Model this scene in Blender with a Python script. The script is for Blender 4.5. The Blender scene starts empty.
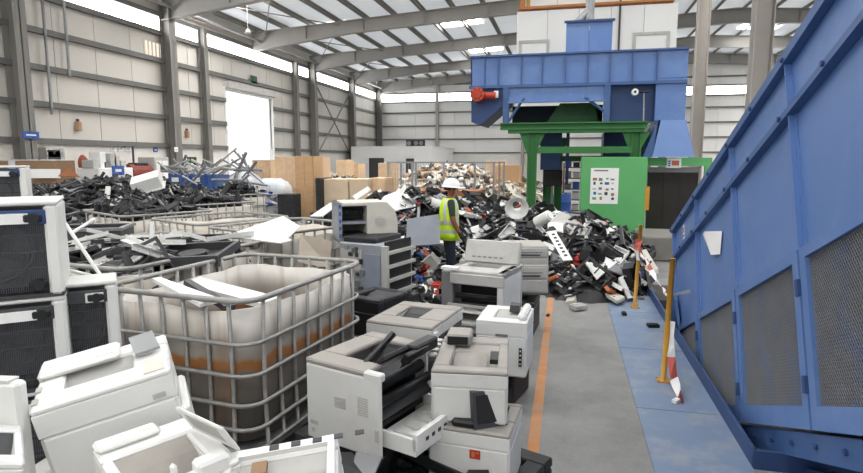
import bpy, math, random
from mathutils import Vector, Matrix, Euler, noise

random.seed(11)
SC = bpy.context.scene
COL = SC.collection
PI = math.pi
R = math.radians

# ------------------------------------------------------------------ camera
F = 575.0
CAMH = 2.0
TH = math.atan(76.5 / F)
PS = math.atan((567 - 431.5) * math.cos(TH) / F)
cam_d = bpy.data.cameras.new('camera')
cam = bpy.data.objects.new('camera', cam_d)
COL.objects.link(cam)
cam_d.sensor_width = 36.0
cam_d.lens = 36.0 * F / 863.0
cam_d.clip_start = 0.05
cam_d.clip_end = 300
cam.location = (0, 0, CAMH)
cam.rotation_euler = (PI / 2 - TH, 0, PS)
SC.camera = cam

# ------------------------------------------------------------------ sky, exposure
SC.view_settings.view_transform = 'Standard'
SC.view_settings.look = 'None'
SC.view_settings.gamma = 1.0
SC.view_settings.use_curve_mapping = False
SC.view_settings.exposure = 0.0
ROOF_GLOW = 26.0
WINDOW = 14.0
wd = bpy.data.worlds.new('overcast_sky')
SC.world = wd
wd.use_nodes = True
bg = wd.node_tree.nodes['Background']
bg.inputs[0].default_value = (1.0, 0.995, 0.985, 1)
bg.inputs[1].default_value = 1.25

# ------------------------------------------------------------------ measuring helpers
_ct, _st, _cp, _sp = math.cos(TH), math.sin(TH), math.cos(PS), math.sin(PS)
_fw = Vector((-_sp * _ct, _cp * _ct, -_st))
_rt = Vector((_cp, _sp, 0))
_up = Vector((-_sp * _st, _cp * _st, _ct))
_eye = Vector((0, 0, CAMH))


def ray(u, v):
    return _fw + _rt * ((u - 431.5) / F) + _up * ((236.5 - v) / F)


def atz(u, v, z=0.0):
    d = ray(u, v)
    return _eye + d * ((z - CAMH) / d.z)


def aty(u, v, y):
    d = ray(u, v)
    return _eye + d * (y / d.y)


def atx(u, v, x):
    d = ray(u, v)
    return _eye + d * (x / d.x)


def atd(u, v, t):
    return _eye + ray(u, v) * t


# ------------------------------------------------------------------ materials
def lin(h):
    h = h.lstrip('#')
    out = []
    for i in (0, 2, 4):
        c = int(h[i:i + 2], 16) / 255
        out.append(c / 12.92 if c <= 0.04045 else ((c + 0.055) / 1.055) ** 2.4)
    return out


MATS = {}


def mat(name, hexc, rough=0.6, metal=0.0, var=0.10, scale=5.0, bump=0.0, dirt=None, dirt_amt=0.5,
        dirt_scale=3.0, spec=0.4, stretch=None, bump_scale=None):
    if name in MATS:
        return MATS[name]
    m = bpy.data.materials.new(name)
    m.use_nodes = True
    nt = m.node_tree
    n, l = nt.nodes, nt.links
    b = n['Principled BSDF']
    b.inputs['Roughness'].default_value = rough
    b.inputs['Metallic'].default_value = metal
    b.inputs['Specular IOR Level'].default_value = spec
    c = lin(hexc)
    tc = n.new('ShaderNodeTexCoord')
    mp = n.new('ShaderNodeMapping')
    l.new(tc.outputs['Object'], mp.inputs[0])
    if stretch:
        mp.inputs['Scale'].default_value = stretch
    nz = n.new('ShaderNodeTexNoise')
    nz.inputs['Scale'].default_value = scale
    nz.inputs['Detail'].default_value = 5
    l.new(mp.outputs[0], nz.inputs['Vector'])
    mx = n.new('ShaderNodeMix')
    mx.data_type = 'RGBA'
    mx.inputs[6].default_value = (*[max(0, x * (1 - 2 * var)) for x in c], 1)
    mx.inputs[7].default_value = (*[min(1, x * (1 + 2 * var)) for x in c], 1)
    l.new(nz.outputs['Fac'], mx.inputs[0])
    out = mx.outputs[2]
    if dirt:
        n2 = n.new('ShaderNodeTexNoise')
        n2.inputs['Scale'].default_value = dirt_scale
        n2.inputs['Detail'].default_value = 8
        n2.inputs['Roughness'].default_value = 0.7
        l.new(mp.outputs[0], n2.inputs['Vector'])
        rp = n.new('ShaderNodeValToRGB')
        rp.color_ramp.elements[0].position = 0.48
        rp.color_ramp.elements[1].position = 0.72
        rp.color_ramp.elements[1].color = (dirt_amt, dirt_amt, dirt_amt, 1)
        l.new(n2.outputs['Fac'], rp.inputs[0])
        m2 = n.new('ShaderNodeMix')
        m2.data_type = 'RGBA'
        l.new(rp.outputs[0], m2.inputs[0])
        l.new(out, m2.inputs[6])
        m2.inputs[7].default_value = (*lin(dirt), 1)
        out = m2.outputs[2]
    l.new(out, b.inputs['Base Color'])
    if bump:
        bp = n.new('ShaderNodeBump')
        bp.inputs['Strength'].default_value = bump
        bp.inputs['Distance'].default_value = 0.02
        if bump_scale:
            n3 = n.new('ShaderNodeTexNoise')
            n3.inputs['Scale'].default_value = bump_scale
            l.new(mp.outputs[0], n3.inputs['Vector'])
            l.new(n3.outputs['Fac'], bp.inputs['Height'])
        else:
            l.new(nz.outputs['Fac'], bp.inputs['Height'])
        l.new(bp.outputs[0], b.inputs['Normal'])
    MATS[name] = m
    return m


def emit(name, hexc, strength):
    m = bpy.data.materials.new(name)
    m.use_nodes = True
    nt = m.node_tree
    nt.nodes.remove(nt.nodes['Principled BSDF'])
    e = nt.nodes.new('ShaderNodeEmission')
    e.inputs[0].default_value = (*lin(hexc), 1)
    e.inputs[1].default_value = strength
    nt.links.new(e.outputs[0], nt.nodes['Material Output'].inputs[0])
    MATS[name] = m
    return m


def glassy(name, hexc, alpha, rough=0.15):
    m = bpy.data.materials.new(name)
    m.use_nodes = True
    b = m.node_tree.nodes['Principled BSDF']
    b.inputs['Base Color'].default_value = (*lin(hexc), 1)
    b.inputs['Roughness'].default_value = rough
    b.inputs['Alpha'].default_value = alpha
    MATS[name] = m
    return m


WHITE = mat('white_plastic', 'd0d0cd', 0.45, var=0.04, scale=3, dirt='a59f95', dirt_amt=0.35, dirt_scale=2.5)
WHITE2 = mat('bright_white_plastic', 'dededb', 0.42, var=0.03, scale=3, dirt='b5afa6', dirt_amt=0.25, dirt_scale=3)
CREAM = mat('aged_plastic', 'c9c5bb', 0.5, var=0.05, scale=3, dirt='948b7d', dirt_amt=0.4)
GREYTOP = mat('taupe_grey_plastic', '928d87', 0.55, var=0.05, scale=4, dirt='b0aaa2', dirt_amt=0.35)
LGREY = mat('light_grey_plastic', 'b2b1ad', 0.5, var=0.05, scale=4, dirt='85807a', dirt_amt=0.4)
MGREY = mat('mid_grey_plastic', '77777a', 0.5, var=0.08, scale=4)
DGREY = mat('dark_grey_plastic', '3c3d40', 0.5, var=0.1, scale=6)
BLACK = mat('black_plastic', '17181a', 0.42, var=0.2, scale=8)
BLACKD = mat('dusty_black_plastic', '222326', 0.6, var=0.2, scale=8, dirt='5d5b58', dirt_amt=0.35, dirt_scale=6)
STEEL = mat('galvanised_steel', '9a9c9d', 0.42, 0.6, var=0.12, scale=12)
ZINC = mat('zinc_sheet', '9b9fa6', 0.45, 0.4, var=0.08, scale=5)
CAGEM = mat('cage_steel', '9b9a97', 0.5, 0.35, var=0.12, scale=14, dirt='6d5a48', dirt_amt=0.35, dirt_scale=9)
RED = mat('red_plastic', 'a83426', 0.5, var=0.15, scale=6)
ORANGE = mat('orange_plastic', 'bf6c42', 0.55, var=0.15, scale=6)
PBLUE = mat('blue_plastic', '2f559c', 0.5, var=0.12, scale=6)
BLUE = mat('blue_painted_steel', '5474aa', 0.38, var=0.05, scale=1.5, dirt='7a92b8', dirt_amt=0.5, dirt_scale=1.3, spec=0.5)
BLUED = mat('deep_blue_painted_steel', '3a5888', 0.45, var=0.06, scale=2, dirt='586c8b', dirt_amt=0.4, dirt_scale=2)
BLUES = mat('navy_painted_steel', '2c4470', 0.5, var=0.08, scale=3)
GREEN = mat('green_painted_steel', '5ca466', 0.5, var=0.04, scale=2, spec=0.3)
GREENB = mat('shaded_green_beam', '2f6e36', 0.5, var=0.08, scale=4)  # green darkened so the beams' shade is in the colour
YELLOW = mat('yellow_post_paint', 'b98a2c', 0.5, var=0.08, scale=6, dirt='b5652a', dirt_amt=0.6, dirt_scale=5)
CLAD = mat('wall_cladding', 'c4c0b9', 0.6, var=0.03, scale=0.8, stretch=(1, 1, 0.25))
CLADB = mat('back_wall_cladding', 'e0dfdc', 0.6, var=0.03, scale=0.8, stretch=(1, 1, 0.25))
PLASTER = mat('white_plaster', 'dcd9d3', 0.8, var=0.04, scale=1.2, dirt='aba69d', dirt_amt=0.3, dirt_scale=0.8)
CABIN = mat('cabin_white_panel', 'e4e4e2', 0.5, var=0.03, scale=1)
GIRT = mat('girt_grey_steel', '6a6967', 0.6, 0.1, var=0.08, scale=4)
COLUMN = mat('column_grey_paint', '7a7873', 0.6, var=0.06, scale=2)
ICOL = mat('inner_column_paint', '9b9690', 0.6, var=0.05, scale=2)
RAFT = mat('rafter_paint', '8f8c88', 0.6, var=0.05, scale=2)
PURL = mat('purlin_paint', '77756f', 0.6, var=0.06, scale=2)
ROOFM = mat('roof_sheet', 'e2e6ea', 0.6, var=0.05, scale=2.2, stretch=(0.3, 3, 1), bump=0.15)
def _translucent_roof(m, fac):
    nt = m.node_tree
    tr = nt.nodes.new('ShaderNodeBsdfTranslucent'); tr.inputs[0].default_value = (0.9, 0.95, 1.0, 1)
    mx = nt.nodes.new('ShaderNodeMixShader'); mx.inputs[0].default_value = fac
    nt.links.new(nt.nodes['Principled BSDF'].outputs[0], mx.inputs[1])
    nt.links.new(tr.outputs[0], mx.inputs[2])
    nt.links.new(mx.outputs[0], nt.nodes['Material Output'].inputs[0])


_translucent_roof(ROOFM, 0.3)
WOOD = mat('raw_plywood', 'c29d76', 0.7, var=0.12, scale=6, stretch=(1, 1, 6))
WOOD2 = mat('pale_pine', 'cfb292', 0.7, var=0.12, scale=6, stretch=(1, 6, 1))
CARD = mat('cardboard', '8f7358', 0.8, var=0.1, scale=3)
PAPER = mat('paper_white', 'e6e6e4', 0.7, var=0.02, scale=3)
FILM = mat('stretch_film', 'c9ced3', 0.25, var=0.14, scale=9, bump=0.6)
RUBBER = mat('black_rubber', '2a2725', 0.75, var=0.15, scale=3)
SKIN = mat('brown_skin', '7d5138', 0.6, var=0.05, scale=12)
SHIRT = mat('dark_green_shirt', '26332d', 0.8, var=0.12, scale=9)
NAVY = mat('navy_trousers', '1d2433', 0.85, var=0.12, scale=9)
BOOT = mat('boot_leather', '1d1a18', 0.6, var=0.1)
HIVIS = mat('hi_vis_lime', 'c2e52a', 0.7, var=0.08, scale=16, bump=0.3)
REFL = mat('reflective_silver_tape', 'b9bcbd', 0.35, 0.2, var=0.05)
HELM = mat('helmet_white', 'eceae6', 0.3, var=0.02)
GLOVE = mat('dark_glove', '2b2a2b', 0.8)
REDW = mat('safety_red', 'b5564a', 0.6, var=0.1)
SCREEN = mat('black_screen', '1e1f22', 0.2, var=0.05)
SKYM = emit('skylight_and_fill_glow', 'fffdfa', ROOF_GLOW)  # one glow for the skylights in view and the added fill panels
WINM = emit('clerestory_daylight', 'ffffff', WINDOW)


def floor_mat():
    m = bpy.data.materials.new('dusty_concrete')
    m.use_nodes = True
    n, l = m.node_tree.nodes, m.node_tree.links
    b = n['Principled BSDF']
    tc = n.new('ShaderNodeTexCoord')
    a = n.new('ShaderNodeTexNoise'); a.inputs['Scale'].default_value = 0.9; a.inputs['Detail'].default_value = 9
    a.inputs['Roughness'].default_value = 0.68
    c = n.new('ShaderNodeTexNoise'); c.inputs['Scale'].default_value = 38; c.inputs['Detail'].default_value = 4
    l.new(tc.outputs['Object'], a.inputs['Vector']); l.new(tc.outputs['Object'], c.inputs['Vector'])
    r = n.new('ShaderNodeValToRGB')
    r.color_ramp.elements[0].position = 0.3; r.color_ramp.elements[0].color = (*lin('706f6d'), 1)
    r.color_ramp.elements[1].position = 0.72; r.color_ramp.elements[1].color = (*lin('9c9b99'), 1)
    l.new(a.outputs['Fac'], r.inputs[0])
    x = n.new('ShaderNodeMix'); x.data_type = 'RGBA'; x.blend_type = 'MULTIPLY'; x.inputs[0].default_value = 0.25
    l.new(r.outputs[0], x.inputs[6]); l.new(c.outputs['Fac'], x.inputs[7])
    l.new(x.outputs[2], b.inputs['Base Color'])
    b.inputs['Roughness'].default_value = 0.72
    MATS['concrete'] = m
    return m


CONC = floor_mat()
PLATE = mat('scuffed_blue_floor_plate', '75869f', 0.5, 0.15, var=0.1, scale=2.5, dirt='a3a39f', dirt_amt=0.75, dirt_scale=2.2, bump=0.05)
LINE = mat('worn_orange_floor_paint', 'b98052', 0.7, var=0.12, scale=6, dirt='908a82', dirt_amt=0.9, dirt_scale=5)
PITM = mat('pit_concrete', '4a4a4b', 0.85, var=0.1)


def tank_mat():
    m = bpy.data.materials.new('stained_tank_plastic')
    m.use_nodes = True
    n, l = m.node_tree.nodes, m.node_tree.links
    b = n['Principled BSDF']
    tc = n.new('ShaderNodeTexCoord')
    sep = n.new('ShaderNodeSeparateXYZ'); l.new(tc.outputs['Object'], sep.inputs[0])
    nz = n.new('ShaderNodeTexNoise'); nz.inputs['Scale'].default_value = 6; nz.inputs['Detail'].default_value = 6
    mp = n.new('ShaderNodeMapping'); mp.inputs['Scale'].default_value = (1, 1, 0.25)
    l.new(tc.outputs['Object'], mp.inputs[0]); l.new(mp.outputs[0], nz.inputs['Vector'])
    ad = n.new('ShaderNodeMath'); ad.operation = 'MULTIPLY_ADD'; ad.inputs[1].default_value = 0.14
    l.new(nz.outputs['Fac'], ad.inputs[0]); l.new(sep.outputs['Z'], ad.inputs[2])
    r = n.new('ShaderNodeValToRGB')
    el = r.color_ramp.elements
    el[0].position = 0.0; el[0].color = (*lin('4a4744'), 1)
    el[1].position = 1.0; el[1].color = (*lin('cfcbc4'), 1)
    for p, h in ((0.58, '5f5b56'), (0.675, '7a6f64'), (0.695, '8e5c30'), (0.735, '93602f'), (0.765, '968f86'), (0.93, 'bdb8b0')):
        e = el.new(p); e.color = (*lin(h), 1)
    l.new(ad.outputs[0], r.inputs[0])
    # vertical drips of rust
    n2 = n.new('ShaderNodeTexNoise'); n2.inputs['Scale'].default_value = 9; n2.inputs['Detail'].default_value = 3
    mp2 = n.new('ShaderNodeMapping'); mp2.inputs['Scale'].default_value = (1, 1, 0.08)
    l.new(tc.outputs['Object'], mp2.inputs[0]); l.new(mp2.outputs[0], n2.inputs['Vector'])
    r2 = n.new('ShaderNodeValToRGB')
    r2.color_ramp.elements[0].position = 0.54; r2.color_ramp.elements[1].position = 0.75
    r2.color_ramp.elements[1].color = (0.6, 0.6, 0.6, 1)
    l.new(n2.outputs['Fac'], r2.inputs[0])
    x = n.new('ShaderNodeMix'); x.data_type = 'RGBA'
    l.new(r2.outputs[0], x.inputs[0]); l.new(r.outputs[0], x.inputs[6]); x.inputs[7].default_value = (*lin('8b6546'), 1)
    l.new(x.outputs[2], b.inputs['Base Color'])
    b.inputs['Roughness'].default_value = 0.45
    return m


TANKM = tank_mat()
TANKW = mat('milky_tank_plastic', 'cdc7bc', 0.45, var=0.05, scale=3, dirt='a89a86', dirt_amt=0.4, dirt_scale=2.5)


# ------------------------------------------------------------------ mesh builder
def T(loc=(0, 0, 0), rot=(0, 0, 0), sc=(1, 1, 1)):
    return Matrix.LocRotScale(Vector(loc), Euler(rot), Vector(sc))


class MB:
    def __init__(s):
        s.v, s.f, s.m = [], [], []

    def add(s, vs, fs, mi=0, M=None):
        k = len(s.v)
        if M is not None:
            vs = [M @ Vector(p) for p in vs]
        s.v += [tuple(p) for p in vs]
        for q in fs:
            s.f.append([k + i for i in q]); s.m.append(mi)
        return s

    def box(s, c, d, M=None, ch=0.0, mi=0, rot=None):
        hx, hy, hz = d[0] / 2, d[1] / 2, d[2] / 2
        L = T(c, rot or (0, 0, 0))
        if M is not None:
            L = M @ L
        if ch <= 0:
            vs = [(x, y, z) for x in (-hx, hx) for y in (-hy, hy) for z in (-hz, hz)]
            fs = [(0, 1, 3, 2), (4, 6, 7, 5), (0, 4, 5, 1), (2, 3, 7, 6), (0, 2, 6, 4), (1, 5, 7, 3)]
            return s.add(vs, fs, mi, L)
        ch = min(ch, hx * 0.9, hy * 0.9, hz * 0.9)
        vs, ix = [], {}
        for x in (-1, 1):
            for y in (-1, 1):
                for z in (-1, 1):
                    for a in range(3):
                        p = [x * (hx - (a != 0) * ch), y * (hy - (a != 1) * ch), z * (hz - (a != 2) * ch)]
                        ix[(x, y, z, a)] = len(vs); vs.append(p)
        fs = []
        for sg in (-1, 1):
            fs.append([ix[(sg, y, z, 0)] for y, z in ((-1, -1), (1, -1), (1, 1), (-1, 1))])
            fs.append([ix[(x, sg, z, 1)] for x, z in ((-1, -1), (1, -1), (1, 1), (-1, 1))])
            fs.append([ix[(x, y, sg, 2)] for x, y in ((-1, -1), (1, -1), (1, 1), (-1, 1))])
        for a in (-1, 1):
            for b in (-1, 1):
                fs.append([ix[(a, b, -1, 0)], ix[(a, b, 1, 0)], ix[(a, b, 1, 1)], ix[(a, b, -1, 1)]])
                fs.append([ix[(a, -1, b, 0)], ix[(a, 1, b, 0)], ix[(a, 1, b, 2)], ix[(a, -1, b, 2)]])
                fs.append([ix[(-1, a, b, 1)], ix[(1, a, b, 1)], ix[(1, a, b, 2)], ix[(-1, a, b, 2)]])
                for c_ in (-1, 1):
                    fs.append([ix[(a, b, c_, 0)], ix[(a, b, c_, 1)], ix[(a, b, c_, 2)]])
        return s.add(vs, fs, mi, L)

    def b2(s, lo, hi, M=None, ch=0.0, mi=0):
        return s.box([(a + b) / 2 for a, b in zip(lo, hi)], [abs(b - a) for a, b in zip(lo, hi)], M, ch, mi)

    def prism(s, poly, a, b, axis='y', M=None, mi=0):
        n = len(poly)
        vs = []
        for t in (a, b):
            for p, q in poly:
                vs.append({'y': (p, t, q), 'x': (t, p, q), 'z': (p, q, t)}[axis])
        fs = [list(range(n)), list(range(2 * n - 1, n - 1, -1))]
        fs += [(i, (i + 1) % n, n + (i + 1) % n, n + i) for i in range(n)]
        return s.add(vs, fs, mi, M)

    def cyl(s, p0, p1, r0, r1=None, n=10, M=None, mi=0):
        r1 = r0 if r1 is None else r1
        p0, p1 = Vector(p0), Vector(p1)
        d = (p1 - p0).normalized()
        a = d.orthogonal().normalized(); b = d.cross(a)
        vs = []
        for p, r in ((p0, r0), (p1, r1)):
            for k in range(n):
                t = 2 * PI * k / n
                vs.append(p + a * (r * math.cos(t)) + b * (r * math.sin(t)))
        fs = [list(range(n)), list(range(2 * n - 1, n - 1, -1))]
        fs += [(i, (i + 1) % n, n + (i + 1) % n, n + i) for i in range(n)]
        return s.add(vs, fs, mi, M)

    def tube(s, pts, r, n=6, closed=False, M=None, mi=0):
        pts = [Vector(p) for p in pts]
        N = len(pts)
        vs = []
        ref = None
        for i, p in enumerate(pts):
            if closed:
                d = pts[(i + 1) % N] - pts[i - 1]
            else:
                d = pts[min(i + 1, N - 1)] - pts[max(i - 1, 0)]
            d.normalize()
            if ref is None:
                ref = d.orthogonal().normalized()
            ref = (ref - d * ref.dot(d))
            if ref.length < 1e-5:
                ref = d.orthogonal()
            ref.normalize()
            b = d.cross(ref)
            rr = r[i] if isinstance(r, (list, tuple)) else r
            for k in range(n):
                t = 2 * PI * k / n
                vs.append(p + ref * (rr * math.cos(t)) + b * (rr * math.sin(t)))
        fs = []
        for i in range(N if closed else N - 1):
            j = (i + 1) % N
            for k in range(n):
                fs.append((i * n + k, i * n + (k + 1) % n, j * n + (k + 1) % n, j * n + k))
        if not closed:
            fs.append(list(range(n))); fs.append(list(range((N - 1) * n, N * n)))
        return s.add(vs, fs, mi, M)

    def lathe(s, prof, n=16, M=None, mi=0):
        vs = []
        for r, z in prof:
            for k in range(n):
                t = 2 * PI * k / n
                vs.append((r * math.cos(t), r * math.sin(t), z))
        fs = []
        for i in range(len(prof) - 1):
            for k in range(n):
                fs.append((i * n + k, i * n + (k + 1) % n, (i + 1) * n + (k + 1) % n, (i + 1) * n + k))
        return s.add(vs, fs, mi, M)

    def loft(s, rings, cap=True, M=None, mi=0):
        n = len(rings[0])
        vs = [p for r in rings for p in r]
        fs = []
        for i in range(len(rings) - 1):
            for k in range(n):
                fs.append((i * n + k, i * n + (k + 1) % n, (i + 1) * n + (k + 1) % n, (i + 1) * n + k))
        if cap:
            fs.append(list(range(n))); fs.append(list(range((len(rings) - 1) * n, len(rings) * n)))
        return s.add(vs, fs, mi, M)

    def frame(s, x0, x1, y0, y1, z0, z1, ix0, ix1, iy0, iy1, ch=0.0, M=None, mi=0):
        """a flat ring: outer rectangle with a rectangular hole"""
        s.b2((x0, y0, z0), (x1, iy0, z1), M, ch, mi)
        s.b2((x0, iy1, z0), (x1, y1, z1), M, ch, mi)
        s.b2((x0, iy0, z0), (ix0, iy1, z1), M, ch, mi)
        s.b2((ix1, iy0, z0), (x1, iy1, z1), M, ch, mi)
        return s

    def mesh(s, name, mats, smooth=False):
        me = bpy.data.meshes.new(name)
        me.from_pydata(s.v, [], s.f)
        for m in (mats if isinstance(mats, (list, tuple)) else [mats]):
            me.materials.append(m)
        if any(s.m):
            me.polygons.foreach_set('material_index', s.m)
        if smooth:
            me.polygons.foreach_set('use_smooth', [True] * len(me.polygons))
        me.update()
        return me

    def build(s, name, mats, parent=None, smooth=False, M=None):
        return put(name, s.mesh(name, mats, smooth), parent, M)


def put(name, me, parent=None, M=None):
    o = bpy.data.objects.new(name, me)
    COL.objects.link(o)
    if parent is not None:
        o.parent = parent
    if M is not None:
        o.matrix_local = M if isinstance(M, Matrix) else T(M)
    return o


def tag(o, label=None, cat=None, group=None, kind=None):
    if label: o['label'] = label
    if cat: o['category'] = cat
    if group: o['group'] = group
    if kind: o['kind'] = kind
    return o


def thing(name, label, cat, M=None, group=None):
    o = bpy.data.objects.new(name, None)
    COL.objects.link(o)
    o.empty_display_size = 0.1
    if M is not None:
        o.matrix_local = M if isinstance(M, Matrix) else T(M)
    return tag(o, label, cat, group)


def struct(name, o):
    o.name = name
    o['kind'] = 'structure'
    return o


def sempty(name, loc=(0, 0, 0)):
    o = bpy.data.objects.new(name, None)
    COL.objects.link(o)
    o.location = loc
    o['kind'] = 'structure'
    return o


def copy_tree(o, parent=None):
    c = o.copy(); COL.objects.link(c)
    c.parent = parent
    for ch in list(o.children):
        copy_tree(ch, c)
    return c


def qbox(name, lo, hi, m, parent=None, ch=0.0):
    return MB().b2(lo, hi, None, ch).build(name, m, parent)


def edge_pose(P, Q, d, h, pitch=0.0):
    """matrix of a box (origin at base centre) whose upper edge on the near side runs P -> Q"""
    x = (Q - P).normalized()
    y = Vector((-x.y, x.x, 0)).normalized()
    y = (y - x * y.dot(x)).normalized()
    z = x.cross(y)
    if pitch:
        q = Matrix.Rotation(pitch, 3, x)
        y = q @ y; z = q @ z
    o = (P + Q) / 2 + y * (d / 2) - z * h
    Mx = Matrix((x, y, z)).transposed().to_4x4()
    Mx.translation = o
    return Mx, (Q - P).length

# ================================================================== THE HALL
WX, RX, RIDGE = -18.0, 37.0, 9.5
YB, YS = 54.0, -7.0
EZ, RZ_ = 9.25, 10.95
BAYS = [0.7, 8.3, 15.9, 23.5, 31.1, 38.8, 46.5, 53.6]
ZB = [2.67, 3.95, 5.2, 6.45]
ZW0, ZW1 = 7.7, 8.4
DY0, DY1, DZ = 28.3, 33.3, 5.75


def roof_z(x):
    return EZ + (RZ_ - EZ) * ((x - WX) / (RIDGE - WX) if x < RIDGE else (RX - x) / (RX - RIDGE))


PX0, PX1, PY0, PY1 = 1.25, 3.4, 3.93, 9.7
fb = MB()
for lo, hi in (((WX - .3, YS), (PX0, YB + .3)), ((PX1, YS), (RX + .3, YB + .3)), ((PX0, YS), (PX1, PY0)), ((PX0, PY1), (PX1, YB + .3))):
    fb.b2((lo[0], lo[1], -0.25), (hi[0], hi[1], 0))
floor = struct('floor', fb.build('floor', CONC))
pit = MB()
pit.b2((PX0, PY0, -1.75), (PX1, PY1, -1.7)).b2((PX0 - .1, PY0, -1.75), (PX0, PY1, -.25)).b2((PX1, PY0, -1.75), (PX1 + .1, PY1, -.25))
pit.b2((PX0, PY0 - .1, -1.75), (PX1, PY0, -.25)).b2((PX0, PY1, -1.75), (PX1, PY1 + .1, -.25))
pit.build('pit_lining', PITM, floor)
y = 1.6
for k in range(5):
    y2 = y + 1.55
    qbox('floor_plate', (0.61, y + .004, 0.0), (PX0 - .01, y2 - .004, 0.012), PLATE, floor)
    y = y2
kb = MB()
kb.b2((PX0 - .012, PY0 - .02, -.02), (PX0 + .012, PY1, .13), ch=.003)
kb.build('kerb_plate', BLUES, floor)
kb = MB()
kb.b2((PX0 - .012, PY0 - .025, -.02), (PX1, PY0 - .002, .13), ch=.003)
kb.build('kerb_plate', BLUES, floor)
for k in range(6):
    y0 = 2.2 + k * 1.55
    qbox('painted_line', (-.21, y0, 0.0), (-.13, y0 + 1.545, .003), LINE, floor)

# ---- left wall
wall = MB()
wall.b2((WX - .25, YS, 0), (WX, DY0, ZB[0])).b2((WX - .25, DY1, 0), (WX, YB, ZB[0]))
wl = struct('wall_left', wall.build('wall_left', PLASTER))
y = YS
while y < YB - .1:
    y2 = min(y + 1.9, YB)
    zlo = ZB[0]
    if y2 > DY0 and y < DY1:
        if y < DY0 < y2:
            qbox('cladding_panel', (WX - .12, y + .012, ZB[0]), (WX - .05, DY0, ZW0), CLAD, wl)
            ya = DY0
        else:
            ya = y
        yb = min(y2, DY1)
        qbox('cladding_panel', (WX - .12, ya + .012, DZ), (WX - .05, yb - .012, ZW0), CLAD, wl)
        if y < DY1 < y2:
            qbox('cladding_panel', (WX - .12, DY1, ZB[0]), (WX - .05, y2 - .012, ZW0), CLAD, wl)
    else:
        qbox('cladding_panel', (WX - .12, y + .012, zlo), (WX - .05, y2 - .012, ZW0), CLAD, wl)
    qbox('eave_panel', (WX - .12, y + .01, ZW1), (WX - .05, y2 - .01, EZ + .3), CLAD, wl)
    y = y2
for z in ZB + [ZW0 - .05, ZW1 + .05]:
    spans = [(YS, YB)] if z > DZ else [(YS, DY0 - .1), (DY1 + .1, YB)]
    for a, b in spans:
        g = MB()
        g.b2((WX - .05, a, z - .11), (WX + .12, b, z - .09)).b2((WX + .10, a, z - .11), (WX + .12, b, z + .09)).b2((WX - .05, a, z + .07), (WX + .12, b, z + .09))
        g.build('girt', GIRT, wl)


def hcol(h, w=.34, d=.5):
    m = MB()
    m.b2((-d / 2, -w / 2, 0), (-d / 2 + .03, w / 2, h)).b2((d / 2 - .03, -w / 2, 0), (d / 2, w / 2, h)).b2((-d / 2, -.02, 0), (d / 2, .02, h))
    m.b2((-d / 2 - .05, -w / 2 - .05, 0), (d / 2 + .05, w / 2 + .05, .03))
    return m


qbox('gap_light_block', (WX - .2, YS, ZB[0]), (WX - .13, DY0, ZW0), CLAD, wl)  # added unseen behind the cladding to block light at the panel gaps
qbox('gap_light_block', (WX - .2, DY1, ZB[0]), (WX - .13, YB, ZW0), CLAD, wl)
qbox('gap_light_block', (WX - .2, DY0, DZ), (WX - .13, DY1, ZW0), CLAD, wl)
cm = hcol(EZ - .3, .46).mesh('column', COLUMN)
cms = hcol(EZ - .8, .3, .35).mesh('door_column', COLUMN)
for yy in BAYS:
    if abs(yy - 31.1) < .1:
        continue
    put('column', cm, wl, (WX + .3, yy, 0))
for yy in (26.15, 36.2):
    put('door_column', cms, wl, (WX + .25, yy, 0))
fr = MB().b2((WX - .2, DY0 - .12, 0), (WX + .06, DY0, DZ + .15)).b2((WX - .2, DY1, 0), (WX + .06, DY1 + .12, DZ + .15)).b2((WX - .2, DY0, DZ), (WX + .06, DY1, DZ + .15))
dr = struct('door_1', fr.build('door_1', CABIN))
qbox('shutter_box', (WX - .05, DY0 - .1, DZ + .1), (WX + .3, DY1 + .1, DZ + .45), LGREY, dr)
w1 = sempty('window_1')
for a, b in zip([YS] + BAYS[:-1], BAYS):
    for s in range(2):
        ya, yb = a + (b - a) * s / 2, a + (b - a) * (s + 1) / 2
        qbox('pane', (WX - .11, ya + .03, ZW0), (WX - .08, yb - .03, ZW1), WINM, w1)
# diagonal bracing in the bay before the corner
for (a, za), (b, zb) in (((39.2, 2.3), (46.1, 7.5)), ((39.2, 7.5), (46.1, 2.3))):
    MB().cyl((WX + .28, a, za), (WX + .28, b, zb), .05, n=6).build('brace_rod', COLUMN, wl)
# conduits
for yy, z0 in ((atx(46, 60, WX + .1).y, 3.6), (atx(67, 60, WX + .1).y, 5.0)):
    MB().cyl((WX + .16, yy, z0), (WX + .16, yy, EZ), .05, n=8).build('conduit', STEEL, wl)
MB().cyl((WX + .2, YS, ZW1 + .45), (WX + .2, YB, ZW1 + .45), .06, n=8).build('sprinkler_pipe', mat('pipe_rust_red', '8d6a58', .6), wl)
MB().cyl((WX + .75, 20, EZ - .55), (WX + .75, YB, EZ - .55), .07, n=8).build('cable_conduit', STEEL, wl)

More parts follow.
